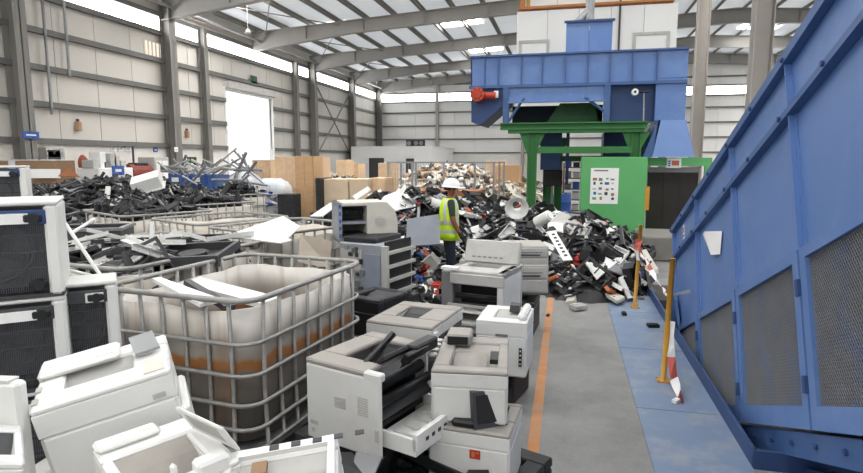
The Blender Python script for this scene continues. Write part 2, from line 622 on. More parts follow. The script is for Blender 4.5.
# ---- back wall
bw = struct('wall_back', MB().b2((WX - .25, YB, 0), (RX, YB + .25, ZB[0])).build('wall_back', PLASTER))
x = WX
while x < RX - .1:
    x2 = min(x + 1.9, RX)
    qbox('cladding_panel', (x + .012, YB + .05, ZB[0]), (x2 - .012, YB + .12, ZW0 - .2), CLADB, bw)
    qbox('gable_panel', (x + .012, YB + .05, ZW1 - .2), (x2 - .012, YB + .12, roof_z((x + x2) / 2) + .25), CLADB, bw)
    x = x2
for z in ZB + [ZW0 - .25, ZW1 - .15, 9.0]:
    MB().b2((WX, YB - .1, z - .06), (RX, YB + .05, z + .06)).build('girt', GIRT, bw)
for xx in (-17.6, -12.0, -4.0, 4.0, 10.6, 17.5, 25):
    o = MB().b2((xx - .13, YB - .4, 0), (xx + .13, YB - .1, roof_z(xx) - .2)).build('wind_column', ICOL, bw)
qbox('gap_light_block', (WX, YB + .13, ZB[0]), (RX, YB + .2, ZW0 - .2), CLADB, bw)  # added backing that stops daylight leaking between the panels
MB().prism([(WX, ZW1 - .2), (RX, ZW1 - .2), (RX, EZ + .2), (RIDGE, RZ_ + .2), (WX, EZ + .2)], YB + .13, YB + .2, 'y').build('gap_light_block', CLADB, bw)
w2 = sempty('window_2')
x = WX
while x < RX - 1:
    qbox('pane', (x + .04, YB + .06, ZW0 - .2), (x + 5.46, YB + .09, ZW1 - .2), WINM, w2)
    x += 5.5
wr = struct('wall_right', MB().b2((RX, YS, 0), (RX + .2, YB, EZ + .2)).build('wall_right', CLADB))

# ---- roof
rf = MB()
n = 1
for (xa, xb) in ((WX - .4, RIDGE), (RIDGE, RX + .4)):
    za, zb = (EZ - .02, RZ_) if xa < RIDGE - 1 else (RZ_, EZ - .02)
    rf.add([(xa, YS, za + .24), (xb, YS, zb + .24), (xb, YB + .3, zb + .24), (xa, YB + .3, za + .24)], [(0, 1, 2, 3)])
ceil = struct('ceiling', rf.build('ceiling', ROOFM))
x = WX + .5
while x < RX:
    z = roof_z(x)
    m = MB()
    m.b2((x - .012, YS, z), (x + .012, YB, z + .22)).b2((x - .09, YS, z), (x + .012, YB, z + .015)).b2((x - .012, YS, z + .2), (x + .09, YB, z + .22))
    m.build('purlin', PURL, ceil)
    x += 1.62
for yy in BAYS:
    for sgn, xe in ((-1, WX + .1), (1, RX - .1)):
        m = MB()
        xs = [xe, xe + (RIDGE - xe) * .22, xe + (RIDGE - xe) * .5, RIDGE]
        dep = [1.05, .7, .7, .85]
        top = [roof_z(v) - .01 for v in xs]
        poly = [(a, t) for a, t in zip(xs, top)] + [(a, t - d) for a, t, d in reversed(list(zip(xs, top, dep)))]
        m.prism(poly, yy - .015, yy + .015, 'y')
        for i in range(3):
            for off0, off1 in ((-dep[i], -dep[i + 1]), (-.03, -.03)):
                m.prism([(xs[i], top[i] + off0), (xs[i + 1], top[i + 1] + off1), (xs[i + 1], top[i + 1] + off1 + .03), (xs[i], top[i] + off0 + .03)], yy - .16, yy + .16, 'y')
        for t in range(1, 8):
            xx = xe + (RIDGE - xe) * t / 8
            m.b2((xx - .01, yy - .15, roof_z(xx) - .7), (xx + .01, yy + .15, roof_z(xx) - .03))
        m.build('rafter', RAFT, ceil)
for a, b in zip(BAYS[:-1], BAYS[1:]):
    MB().tube([(WX + 1, a, EZ - .1), (WX + 5.5, b, EZ + .15)], .03, 5).build('roof_brace', PURL, ceil)
    MB().tube([(WX + 5.5, a, EZ + .15), (WX + 1, b, EZ - .1)], .03, 5).build('roof_brace', PURL, ceil)
# glowing roof panels: skylights in view, plus unseen ones added as fill light
def roof_glow_panel(xc, yc, lx, ly):
    h = roof_z(xc - lx / 2) + .2, roof_z(xc + lx / 2) + .2
    MB().prism([(xc - lx / 2, h[0]), (xc + lx / 2, h[1]), (xc + lx / 2, h[1] + .015), (xc - lx / 2, h[0] + .015)], yc - ly / 2, yc + ly / 2, 'y').build('skylight_or_fill', SKYM, ceil)
for yc in (-3, 4.5, 12.1, 19.7):
    for xc in (-13.5, -7.2, -1.0, 5.2, 13, 21):
        roof_glow_panel(xc, yc, 3.0, 1.15)  # unseen panels added overhead to light the near aisle
def roof_px(u, v):
    d = ray(u, v)
    t = 5.0
    while t < 70:
        p = _eye + d * t
        if p.z > roof_z(p.x) + .2:
            break
        t += .05
    return p.x, p.y


for u, v in ((462, 23), (486, 50), (759, 27), (727, 55), (330, 26)):
    xc, yc = roof_px(u, v)
    roof_glow_panel(xc, yc, 2.4, 1.2)
for xc in (-15, -10.5, -6, -1.5, 4, 13, 18, 23, 28):
    roof_glow_panel(xc, 25.4, 3.2, 1.6)  # row added out of view to brighten the far walls
for yc in (34.8, 42.5, 50):
    for xc in (19, 24, 29, 34):
        roof_glow_panel(xc, yc, 3.2, 1.6)  # hidden panels added at the right to light the back wall
# inner columns under the ridge
im = hcol(RZ_ - .9, .5, .5).mesh('ridge_column', ICOL)
for k, (u, v, yy) in enumerate(((760, 60, 18.9), (701, 60, 28.2))):
    struct('trim_%d' % (k + 1), put('trim_%d' % (k + 1), im, None, (aty(u, v, yy).x, yy, 0)))
# small wall fittings
LOUV = emit('louvre_daylight', 'fff0dc', 1.1)
lv = thing('wall_louvre', 'small bright louvre of upright slits high on left wall', 'vent')
c = atx(154, 50, WX)
for k in range(5):
    qbox('slit', (WX - .02, c.y - .52 + k * .24, c.z - .32), (WX + .02, c.y - .43 + k * .24, c.z + .32), LOUV, lv)
qbox('louvre_frame', (WX - .045, c.y - .6, c.z - .4), (WX - .022, c.y + .72, c.z + .4), CLAD, lv)
# ================================================================== INCLINED CONVEYOR
CX, CA = 1.44, R(-23.0)
es = Vector((0, math.cos(CA), math.sin(CA)))
et = Vector((0, -math.sin(CA), math.cos(CA)))
CM = Matrix((es, Vector((-1, 0, 0)), et)).transposed().to_4x4()
CM.translation = (CX, 0, 0)
conv = thing('inclined_conveyor', 'huge blue inclined conveyor with mesh side guards rising from floor pit', 'conveyor', CM)
S0, S1 = -0.6, 7.12
TT, TM, TP, TB = 4.20, 3.80, 2.88, 1.81
SB = [-0.3, 1.05, 2.42, 3.78 - .7, 4.43, 5.78]
SB = [0.32, 1.70, 3.02, 4.36, 5.76]
# upper side sheets, one for each field between the stiffeners
cuts = [S0] + SB + [S1]
for a, b in zip(cuts[:-1], cuts[1:]):
    qbox('side_sheet', (a + .004, -.02, TP - .02), (b - .004, 0, TT), BLUE, conv)
MB().b2((S0, -.06, TT - .02), (S1, .06, TT + .012)).b2((S0, 0, TT - .06), (S1, .06, TT - .02)).build('top_flange', BLUED, conv)
MB().b2((S0, 0, TM - .012), (S1, .06, TM + .012)).b2((S0, 0, TM - .035), (S1, .06, TM - .012)).build('mid_flange', BLUED, conv)
for s in SB + [S1 - .03]:
    MB().b2((s - .03, 0, TP), (s + .03, .012, TM)).b2((s - .006, 0, TP), (s + .006, .045, TM - .012)).b2((s - .006, 0, TM + .012), (s + .006, .045, TT - .02)).build('stiffener', BLUE, conv)
bolt = MB().cyl((0, 0, 0), (0, .016, 0), .018, n=6).mesh('bolt', BLUES)
s = S0 + .2
while s < S1:
    put('bolt', bolt, conv, (s, .06, TT - .035))
    put('bolt', bolt, conv, (s + .12, .06, TM - .01))
    s += .68
# mesh guard doors
edges = [S0] + SB + [S1 + .1]
gm = {}
for i, (a, b) in enumerate(zip(edges[:-1], edges[1:])):
    L = b - a - .03
    key = round(L, 2)
    gd = bpy.data.objects.new('guard_panel', MB().frame(0, L, TB, TP - .015, 0, .04, .085, L - .085, TB + .13, TP - .085,
                                                       M=Matrix(((1, 0, 0, 0), (0, 0, 1, 0), (0, 1, 0, 0), (0, 0, 0, 1)))).mesh('guard_frame', BLUE))
    COL.objects.link(gd); gd.parent = conv; gd.location = (a + .015, .01, 0)
    if key not in gm:
        m = MB()
        x0, x1, z0, z1 = .07, L - .07, TB + .115, TP - .07
        w, h = x1 - x0, z1 - z0
        p = .024
        for sg in (1, -1):
            k = -h * .6
            while k < w:
                # slanted strand clipped to the field, 60 degree diamond
                q0, q1 = k, k + h * .6
                ta = max(0, -q0 / (h * .6)); tb = min(1, (w - q0) / (h * .6))
                if tb > ta:
                    A = Vector((x0 + q0 + h * .6 * ta, .0, z0 + h * ta)); B = Vector((x0 + q0 + h * .6 * tb, .0, z0 + h * tb))
                    if sg < 0:
                        A.x = x0 + x1 - A.x; B.x = x0 + x1 - B.x
                    d = (B - A).normalized(); nn = Vector((-d.z, 0, d.x)) * .0027
                    yy = .012 + .003 * sg
                    vs = [A + nn, A - nn, B - nn, B + nn]
                    m.add([(v.x, yy, v.z) for v in vs] + [(v.x, yy + .004, v.z) for v in vs],
                          [(0, 1, 2, 3), (4, 5, 6, 7), (0, 3, 7, 4), (1, 2, 6, 5)])
                k += p
        gm[key] = m.mesh('wire_mesh', mat('dusty_guard_mesh', '74767a', .6, .2, var=.12, scale=3, dirt='5570a0', dirt_amt=.7, dirt_scale=1.6))
    wm = put('wire_mesh', gm[key], gd)
    wm['kind'] = 'stuff'
    MB().b2((-.012, .03, TP - .3), (.03, .055, TP - .2)).build('hinge', BLUES, gd)
    MB().b2((-.012, .03, TB + .2), (.03, .055, TB + .3)).build('hinge', BLUES, gd)
# frame below the guards and the belt bed behind them
MB().b2((S0, -.12, TB - .17), (S1, .02, TB - .02)).build('lower_rail', BLUED, conv)
MB().b2((S0, -.25, TB - .48), (S1, -.1, TB - .24)).build('bottom_rail', BLUES, conv)
for s in (S0 + .4 + .36 * k for k in range(20)):
    put('bolt', bolt, conv, (s, .02, TB - .09))
BEDM = mat('conveyor_inside_dark', '3f4148', .8, var=.2, scale=3)  # dark grey for the inner side behind the guard mesh
MB().b2((S0, -.55, TB), (S1, -.45, TP)).build('inner_side', BEDM, conv)
MB().b2((S0, -1.6, TP + .05), (S1, -.05, TP + .1)).build('belt', RUBBER, conv)
MB().b2((S0, -1.66, TB - .3), (S1, -1.62, TT)).build('far_side_sheet', BLUED, conv)
MB().b2((S1 - .03, -1.62, TB), (S1, -.02, TT - .1)).build('end_sheet', BLUED, conv)
for k in range(14):
    MB().cyl((S0 + .4 + k * .52, -1.5, TB + .35), (S0 + .4 + k * .52, -.56, TB + .35), .07, n=10).build('roller', DGREY, conv)
# lower wing at the foot of the conveyor
MB().prism([(6.2, 1.6), (S1 + .15, 1.9), (S1 + .15, 3.4), (6.9, 3.2)], .03, .06, 'y').build('foot_wing', BLUED, conv)
# stickers
wp = atx(683.5, 232, CX - .005)
stick = CM.inverted() @ wp
st = qbox('warning_sticker', (stick.x - .05, .001, stick.z - .09), (stick.x + .05, .003, stick.z + .09), PAPER, conv)
qbox('sticker_mark', (stick.x - .035, .0031, stick.z - .01), (stick.x + .03, .004, stick.z + .06), ORANGE, st)
qbox('sticker_bar', (stick.x - .035, .0031, stick.z - .06), (stick.x + .03, .004, stick.z - .035), PBLUE, st)
# paper flap
A, B, C, D = (CM.inverted() @ atx(u, v, CX - .03) for u, v in ((701, 234), (720, 231), (718, 254), (713, 255)))
m = MB()
pts = [A, B, C, D]
m.add([(p.x, .012, p.z) for p in pts] + [(A.x * .45 + B.x * .55, .09, (A.z + B.z) / 2), (D.x, .05, D.z)], [(0, 4, 5), (4, 1, 2, 5), (0, 1, 4)])
fl = m.build('paper_flap', PAPER, None); fl.matrix_local = CM
tag(fl, 'white paper cone stuck to side of blue conveyor', 'paper')

# ================================================================== HOPPER MACHINE BEHIND THE PILE
YF = 14.3


def W(u, v, y=YF):
    return aty(u, v, y)


hp = thing('feed_hopper', 'large blue ribbed steel hopper trough above green platform', 'hopper')
tl, tr = W(471, 59), W(689, 48)
xl, xm, xr = tl.x, W(657, 60).x, tr.x
zt, zb_ = tr.z - .02, W(560, 84).z
ribs = [W(u, 70).x for u in (485, 498.5, 521.5, 542.5, 565.5, 588, 610, 632.5, 657)]
xs = [xl] + ribs
for a, b in zip(xs[:-1], xs[1:]):
    qbox('side_sheet', (a + .006, YF, zb_), (b - .006, YF + .03, zt), BLUE, hp)
for x_ in xs[1:]:
    qbox('rib', (x_ - .012, YF - .07, zb_), (x_ + .012, YF, zt), BLUED, hp)
MB().b2((xl, YF - .08, zt - .01), (xr, YF + .04, zt + .03)).build('top_flange', BLUED, hp)
MB().b2((xl - .03, YF - .06, zb_ - .06), (xr, YF + .05, zb_ + .01)).build('bottom_flange', BLUED, hp)
MB().b2((xl, YF, zb_), (xl + .03, YF + 1.7, zt)).b2((xl, YF + 1.67, zb_), (xr, YF + 1.7, zt)).b2((xl, YF, zb_ - .02), (xr, YF + 1.7, zb_)).build('back_shell', BLUED, hp)
# end tower
zt2 = W(670, 121).z
for za, zc in ((W(670, 78).z, zt), (zt2, W(670, 78).z)):
    qbox('tower_sheet', (xm + .012, YF - .005, za + .006), (xr, YF + .03, zc - .006), BLUE, hp)
MB().b2((xr - .03, YF, zt2), (xr, YF + 1.7, zt)).b2((xm, YF + .04, zt2), (xm + .03, YF + 1.7, zb_)).build('tower_side', BLUED, hp)
MB().b2((xm, YF - .05, zt2 - .04), (xr + .03, YF + .05, zt2 + .02)).build('tower_flange', BLUED, hp)
# pale outlet chute under the tower
a, b = W(652, 124), W(688, 157)
MB().prism([(W(656, 123).x, zt2), (xr - .03, zt2), (W(691, 157).x, b.z), (W(650, 157).x, b.z)], YF - .35, YF - .3, 'y').build('outlet_chute', mat('pale_blue_painted_steel', '7391c6', .4, var=.05, scale=2), hp)
MB().prism([(W(640, 150).x, zt2 - .9), (W(656, 123).x, zt2), (W(656, 123).x + .05, zt2), (W(650, 157).x, b.z)], YF - .35, YF + 1, 'y').build('chute_cheek', BLUED, hp)
# second tier beam below the trough
z1, z2 = zb_ - .05, W(555, 101).z
MB().b2((W(508, 90).x, YF, z2), (W(606, 90).x, YF + .03, z1)).b2((W(508, 90).x, YF - .06, z2 - .03), (W(606, 90).x, YF + .06, z2)).build('skirt_beam', BLUE, hp)
for u in (506, 607):
    x_ = W(u, 100).x
    MB().b2((x_ - .07, YF - .05, W(u, 124).z), (x_ + .07, YF + .12, zb_)).build('post', BLUED, hp)
# diagonal struts under the skirt
for (u0, v0), (u1, v1) in (((524, 98), (508, 122)), ((585, 97), (606, 113))):
    MB().cyl(W(u0, v0), W(u1, v1), .035, n=6).build('strut', BLUED, hp)
MB().b2((W(606, 100).x, YF + .2, W(606, 122).z), (xm, YF + .25, zb_)).build('rear_panel', BLUES, hp)
MB().b2((W(508, 100).x, YF + 1.2, W(606, 121).z), (W(606, 100).x, YF + 1.25, z2)).build('shade_backing', mat('painted_machine_shade', '1f2a33', .7), hp)  # dark sheet stands in for the shade under the hopper trough
# slanted discharge spout at the left
pA, pB, pC, pD = W(471, 122), W(480, 125), W(508, 101), W(508, 88)
MB().prism([(pA.x, pA.z), (pB.x, pB.z), (pC.x, pC.z), (pD.x, pD.z), (W(471, 95).x, W(471, 90).z)], YF + .05, YF + 1.5, 'y').build('discharge_spout', BLUES, hp)
# inner funnels
MB().prism([(W(545, 122).x, W(545, 122).z), (W(560, 102).x, z2), (W(596, 102).x, z2), (W(600, 122).x, W(600, 122).z)], YF + .6, YF + .64, 'y').build('inner_funnel', mat('dull_green_steel', '24502c', .6), hp)
# red motor
mt = MB()
pm = W(478, 95, YF - .25)
mt.cyl((pm.x, YF - .42, pm.z), (pm.x, YF + .02, pm.z), .17, n=16).cyl((pm.x, YF - .47, pm.z), (pm.x, YF - .42, pm.z), .1, n=12)
mo = mt.build('gear_motor', RED, hp)
mt = MB().cyl((pm.x + .12, YF - .2, pm.z - .02), (pm.x + .42, YF - .2, pm.z - .02), .085, n=12)
mt.build('motor_shaft_case', RED, mo)
for k in range(8):
    t = k * PI / 4
    MB().cyl((pm.x + .14 * math.cos(t), YF - .44, pm.z + .14 * math.sin(t)), (pm.x + .14 * math.cos(t), YF - .41, pm.z + .14 * math.sin(t)), .018, n=6).build('bolt', YELLOW, mo)
g0 = W(497, 95)
qbox('control_box', (g0.x - .05, YF - .2, g0.z - .08), (g0.x + .05, YF - .1, g0.z + .08), PAPER, hp)
# gauge at the right
g1 = W(635, 92, YF - .1)
ga = MB().cyl((g1.x, YF - .14, g1.z), (g1.x, YF, g1.z), .075, n=16).build('gauge', PAPER, hp)
MB().cyl((g1.x, YF - .15, g1.z), (g1.x, YF - .139, g1.z), .03, n=10).build('gauge_hub', BLACK, ga)
MB().cyl((g1.x + .08, YF - .07, g1.z), (g1.x + .3, YF - .07, g1.z), .03, n=8).build('valve_pipe', BLACK, hp)
MB().tube([(g1.x + .2, YF - .07, g1.z), (g1.x + .22, YF - .07, W(640, 122).z), ], .018, 6).build('thin_pipe', STEEL, hp)

# upper intake hopper
uh = thing('intake_box', 'small blue steel intake box standing on ribbed hopper', 'hopper')
q = [W(566.5, 24, YF + .5), W(613, 20, YF + .5), W(613, 51, YF + .5), W(567.5, 53, YF + .5)]
z0 = zt + .03
top = q[1].z
for a, b in ((q[0].x, (q[0].x + q[1].x) / 2), ((q[0].x + q[1].x) / 2, q[1].x)):
    qbox('box_sheet', (a + .004, YF + .5, z0), (b - .004, YF + .53, top), BLUE, uh)
MB().b2((q[0].x, YF + .53, z0), (q[0].x + .03, YF + 1.5, top)).b2((q[1].x - .03, YF + .53, z0), (q[1].x, YF + 1.5, top)).b2((q[0].x, YF + 1.47, z0), (q[1].x, YF + 1.5, top)).build('box_shell', BLUED, uh)
MB().b2((q[0].x - .05, YF + .44, top - .02), (q[1].x + .05, YF + .5, top + .03)).build('box_rim', BLUES, uh)
pp = W(590, 10, YF + 1)
dp = thing('duct_pipe', 'grey vertical duct pipe with side branch above blue intake box', 'pipe')
MB().cyl((pp.x, YF + 1, top + .03), (pp.x, YF + 1, 9.6), .11, n=12).build('riser', STEEL, dp)
MB().cyl((pp.x - .32, YF + .95, top + .06), (pp.x - .02, YF + 1, top + .38), .09, n=12).build('branch', STEEL, dp)

# green platform
pf = thing('support_platform', 'green steel platform frame carrying the blue hopper', 'platform')
YP = YF - .5
x0, x1 = W(500, 125, YP).x, W(648, 125, YP).x
zt_, zm_, zl_ = W(570, 122, YP).z, W(570, 129, YP).z, W(570, 132.5, YP).z
MB().b2((x0, YP, zt_ - .03), (x1, YP + .25, zt_)).b2((x0, YP + .1, zm_), (x1, YP + .14, zt_)).b2((x0, YP, zm_), (x1, YP + .25, zm_ + .03)).build('edge_beam', GREENB, pf)
MB().b2((x0 + .18, YP + .05, zl_), (x1 - .05, YP + .3, zm_)).build('under_beam', GREENB, pf)
MB().b2((x0, YP + 1.9, zm_), (x1, YP + 2.1, zt_)).build('edge_beam', GREENB, pf)
MB().b2((x0 + .2, YP + .3, zt_ - .06), (x1, YP + 1.9, zt_ - .03)).build('deck_plate', GREENB, pf)
for u, yy in ((532, YP + .1), (636, YP + .1), (548, YP + 2.1), (559, YP + 3.2)):
    xx = aty(u, 150, yy).x
    m = MB().b2((xx - .11, yy, 0), (xx - .08, yy + .2, zl_)).b2((xx + .08, yy, 0), (xx + .11, yy + .2, zl_)).b2((xx - .1, yy + .08, 0), (xx + .1, yy + .12, zl_)).b2((xx - .16, yy - .05, 0), (xx + .16, yy + .25, .03))
    lg = m.build('leg', GREENB, pf)
    MB().prism([(xx - .3, zl_), (xx - .1, zl_), (xx - .1, zl_ - .55)], yy + .06, yy + .14, 'y').prism([(xx + .3, zl_), (xx + .1, zl_), (xx + .1, zl_ - .4)], yy + .06, yy + .14, 'y').build('gusset', GREENB, lg)
zc0, zc1 = W(580, 153, YP).z, W(580, 146.5, YP).z
MB().b2((W(537, 150, YP).x, YP + .05, zc0), (W(632, 150, YP).x, YP + .25, zc1)).build('cross_beam', GREENB, pf)
MB().b2((W(537, 150, YP).x, YP + 1.95, zc0 - .2), (W(632, 150, YP).x, YP + 2.1, zc1 - .2)).build('cross_beam', GREENB, pf)

# blue drop chute with black sock behind the platform legs
ch = thing('drop_chute', 'dark blue drop chute ending in black sock behind green legs', 'chute')
yc = YF + .9
a, b = aty(541, 131, yc), aty(561, 170, yc)
MB().b2((a.x, yc, b.z), (b.x, yc + .8, a.z), ch=.01).build('chute_body', BLUES, ch)
c, d = aty(543, 170, yc), aty(562, 186, yc)
MB().b2((c.x, yc + .03, d.z), (d.x, yc + .75, c.z), ch=.02).build('rubber_sock', RUBBER, ch)
a, b = aty(561, 131, yc), aty(565, 184, yc)
MB().b2((b.x, yc, b.z), (b.x + .08, yc + .08, a.z)).build('chute_post', BLUES, ch)
bx_ = thing('blue_gear_box', 'dark blue machine body behind green cross beam', 'machine')
a, b = aty(604, 132, YF + 1.6), aty(645, 200, YF + 1.6)
MB().b2((a.x, YF + 1.6, 1.2), (b.x, YF + 2.6, a.z), ch=.02).build('casing', BLUES, bx_)
MB().b2((a.x + .1, YF + 1.9, 0), (a.x + .25, YF + 2.1, 1.2)).b2((b.x - .25, YF + 1.9, 0), (b.x - .1, YF + 2.1, 1.2)).build('stand', BLUES, bx_)

# green booth panel with poster
YG = 13.45
gb = thing('green_booth', 'plain green sheet metal booth with white poster on front', 'booth')
a, b = aty(582, 157, YG), aty(648, 157, YG)
MB().b2((a.x, YG, 0), (b.x, YG + .04, a.z), ch=.01).build('front_sheet', GREEN, gb)
MB().b2((a.x, YG + .04, 0), (a.x + .04, YG + 1.2, a.z)).b2((b.x - .04, YG + .04, 0), (b.x, YG + 1.2, a.z)).build('side_sheet', GREEN, gb)
MB().b2((b.x - .02, YG - .01, 0.9), (b.x + .07, YG + .06, a.z - .65)).build('hazard_strip', YELLOW, gb)
po = thing('wall_poster', 'white poster of small pictures fixed on green booth', 'poster')
A, B = aty(591, 168, YG), aty(617.5, 204, YG)
qbox('sheet', (A.x, YG - .012, B.z), (B.x, YG - .004, A.z), PAPER, po)
pw, ph = B.x - A.x, A.z - B.z
qbox('title_bar', (A.x + pw * .12, YG - .015, A.z - ph * .09), (A.x + pw * .62, YG - .0125, A.z - ph * .05), MGREY, po)
rr = random.Random(5)
for r_ in range(5):
    for c_ in range(4):
        if rr.random() < .82:
            px, pz = A.x + pw * (.14 + .22 * c_ + rr.uniform(-.03, .03)), A.z - ph * (.3 + .14 * r_ + rr.uniform(-.02, .02))
            w_, h_ = pw * rr.uniform(.04, .08), ph * rr.uniform(.02, .045)
            qbox('picture', (px - w_, YG - .015, pz - h_), (px + w_, YG - .0125, pz + h_), rr.choice([MGREY, DGREY, LGREY, PBLUE, CARD, GREEN]), po)
# green gantry header with sign and black strip curtain
gh = thing('curtain_frame', 'green gantry frame holding black strip curtain beside green booth', 'frame')
YC = 14.5
a, b = aty(648, 159, YC), aty(712, 166, YC)
MB().b2((a.x, YC, b.z), (b.x, YC + .12, a.z + .03)).build('header', GREEN, gh)
MB().b2((b.x - .14, YC, 0), (b.x, YC + .12, b.z)).build('post', GREEN, gh)
A, B = aty(667, 158.5, YC - .02), aty(681, 168, YC - .02)
sg = qbox('sign', (A.x, YC - .03, B.z), (B.x, YC - .01, A.z), PAPER, gh)
qbox('sign_picture', (A.x + .11, YC - .034, B.z + .06), (B.x - .05, YC - .031, A.z - .05), ORANGE, sg)
for k in range(3):
    qbox('sign_mark', (A.x + .03, YC - .034, B.z + .04 + k * .05), (A.x + .08, YC - .031, B.z + .07 + k * .05), PBLUE, sg)
A, B = aty(649, 168, YC + .1), aty(694, 250, YC + .1)
MB().b2((A.x, YC + .08, A.z - .1), (B.x, YC + .16, A.z + .02)).build('curtain_rail', MGREY, gh)
n = 6
for k in range(n):
    x_ = A.x + (B.x - A.x) * k / n
    MB().b2((x_ - .02, YC + .1 + .012 * (k % 2), .06), (x_ + (B.x - A.x) / n, YC + .11 + .012 * (k % 2), A.z - .08)).build('curtain_strip', RUBBER, gh)
# low grey guard at the conveyor foot
gz = thing('concrete_block', 'low grey block at the foot of the black curtain', 'block')
a = atz(650, 270)
MB().b2((1.5, 12.0, 0), (3.2, 13.4, .5), ch=.03).build('block', mat('grey_block', '77756f', .8, var=.1), gz)

# ================================================================== WHITE CABINS BEHIND
cb = thing('raised_cabin', 'white panelled control cabin with two framed hatches behind hopper', 'cabin')
YK = 19.0
A, B = aty(517, 12, YK), aty(676, 55, YK)
z0 = 3.2
x_ = A.x
N = 5
for k in range(N):
    a, b = A.x + (B.x - A.x) * k / N, A.x + (B.x - A.x) * (k + 1) / N
    qbox('wall_panel', (a + .006, YK, z0), (b - .006, YK + .08, A.z), CABIN, cb)
MB().b2((A.x, YK + .08, z0), (A.x + .08, YK + 4, A.z)).b2((B.x - .08, YK + .08, z0), (B.x, YK + 4, A.z)).b2((A.x, YK, z0 - .12), (B.x, YK + 4, z0)).build('shell', CABIN, cb)
for (u0, v0, u1, v1) in ((519, 41, 549, 58), (633, 33, 669, 52)):
    p, q = aty(u0, v0, YK), aty(u1, v1, YK)
    w_ = MB().frame(p.x, q.x, q.z, p.z, 0, .05, p.x + .09, q.x - .09, q.z + .08, p.z - .09, M=Matrix(((1, 0, 0, 0), (0, 0, -1, YK), (0, 1, 0, 0), (0, 0, 0, 1)))).build('hatch', LGREY, cb)
    MB().b2((p.x + .09, YK - .02, q.z + .08), (q.x - .09, YK - .004, p.z - .09)).build('hatch_panel', PAPER, w_)
for xx in (A.x + 1.1, B.x - .2):
    for yy in (YK + .3, YK + 3.6):
        qbox('post', (xx - .1, yy - .1, 0), (xx + .1, yy + .1, z0 - .12), COLUMN, cb)
c2 = thing('upper_cabin', 'white cabin with rust orange floor beam stacked above control cabin', 'cabin')
A2, B2 = aty(520, 6, YK - .1), aty(675, 0, YK - .1)
for k in range(4):
    a, b = A2.x + (B2.x - A2.x) * k / 4, A2.x + (B2.x - A2.x) * (k + 1) / 4
    qbox('wall_panel', (a + .006, YK + .05, A.z + .12), (b - .006, YK + .12, 9.1), CABIN, c2)
MB().b2((A2.x, YK + .12, A.z + .12), (A2.x + .08, YK + 4, 9.1)).b2((B2.x - .08, YK + .12, A.z + .12), (B2.x, YK + 4, 9.1)).b2((A2.x, YK + .12, 9.06), (B2.x, YK + 4, 9.12)).build('shell', CABIN, c2)
MB().b2((A2.x - .05, YK - .1, A.z + .05), (B2.x, YK + 4, A.z + .12)).build('floor_beam', mat('rusty_orange_beam', 'b5743f', .6, var=.12, scale=5), c2)
MB().b2((A2.x, YK - .05, A.z + .12), (A2.x + .14, YK + .05, 9.1)).build('corner_post', mat('rusty_orange_beam', 'b5743f'), c2)
MB().b2((A2.x + .2, YK - .05, A.z + .12), (A2.x + .3, YK + .05, 9.1)).build('yellow_post', YELLOW, c2)
MB().cyl((aty(620, 10, YK).x, YK - .06, 5), (aty(620, 10, YK).x, YK - .06, 9), .03, n=6).build('cable_pipe', DGREY, c2)

# ================================================================== POSTS AND TAPE
def post(label, u, v, top):
    p = atz(u, v)
    t = thing('barrier_post', label, 'post', (p.x, p.y, 0.012))
    lean = top
    MB().cyl((0, 0, .006), (lean, .0, 1.13), .024, n=12).build('tube', YELLOW, t, True)
    MB().b2((-.06, -.06, 0), (.06, .06, .008)).build('base_plate', YELLOW, t)
    for a in (-.045, .045):
        for c in (-.045, .045):
            MB().cyl((a, c, .008), (a, c, .02), .009, n=6).build('anchor_bolt', STEEL, t)
    return p


p1 = post('yellow barrier post by the scrap pile, farther of two', 634.5, 308, .03)
p2 = post('yellow barrier post beside blue conveyor, nearer of two', 663, 382, .025)
TAPE = MB()


def tape(label, pts, w=.055, seg=.14, start=0.0):
    """twisted ribbon, alternate red and white lengths"""
    t = thing('barrier_tape', label, 'tape')
    P = [Vector(p) for p in pts]
    tot = start
    for i in range(len(P) - 1):
        a, b = P[i], P[i + 1]
        L = (b - a).length
        k = max(1, int(L / seg))
        for j in range(k):
            u, v = a.lerp(b, j / k), a.lerp(b, (j + 1) / k)
            ang0 = .9 * math.sin(tot * 7); ang1 = .9 * math.sin((tot + L / k) * 7)
            d = (b - a).normalized()
            s0 = d.cross(Vector((0.3, 1, 0.1))).normalized()
            s1 = d.cross(s0)
            o0 = (s0 * math.cos(ang0) + s1 * math.sin(ang0)) * w / 2
            o1 = (s0 * math.cos(ang1) + s1 * math.sin(ang1)) * w / 2
            nrm = s1 * .0012
            vs = [u + o0, u - o0, v - o1, v + o1]
            MB().add(vs + [x + nrm for x in vs], [(0, 1, 2, 3), (4, 5, 6, 7), (0, 1, 5, 4), (1, 2, 6, 5), (2, 3, 7, 6), (3, 0, 4, 7)]).build('red_length' if (int(tot / .1) % 4 == 0) else 'white_length', REDW if (int(tot / .1) % 4 == 0) else PAPER, t)
            tot += L / k


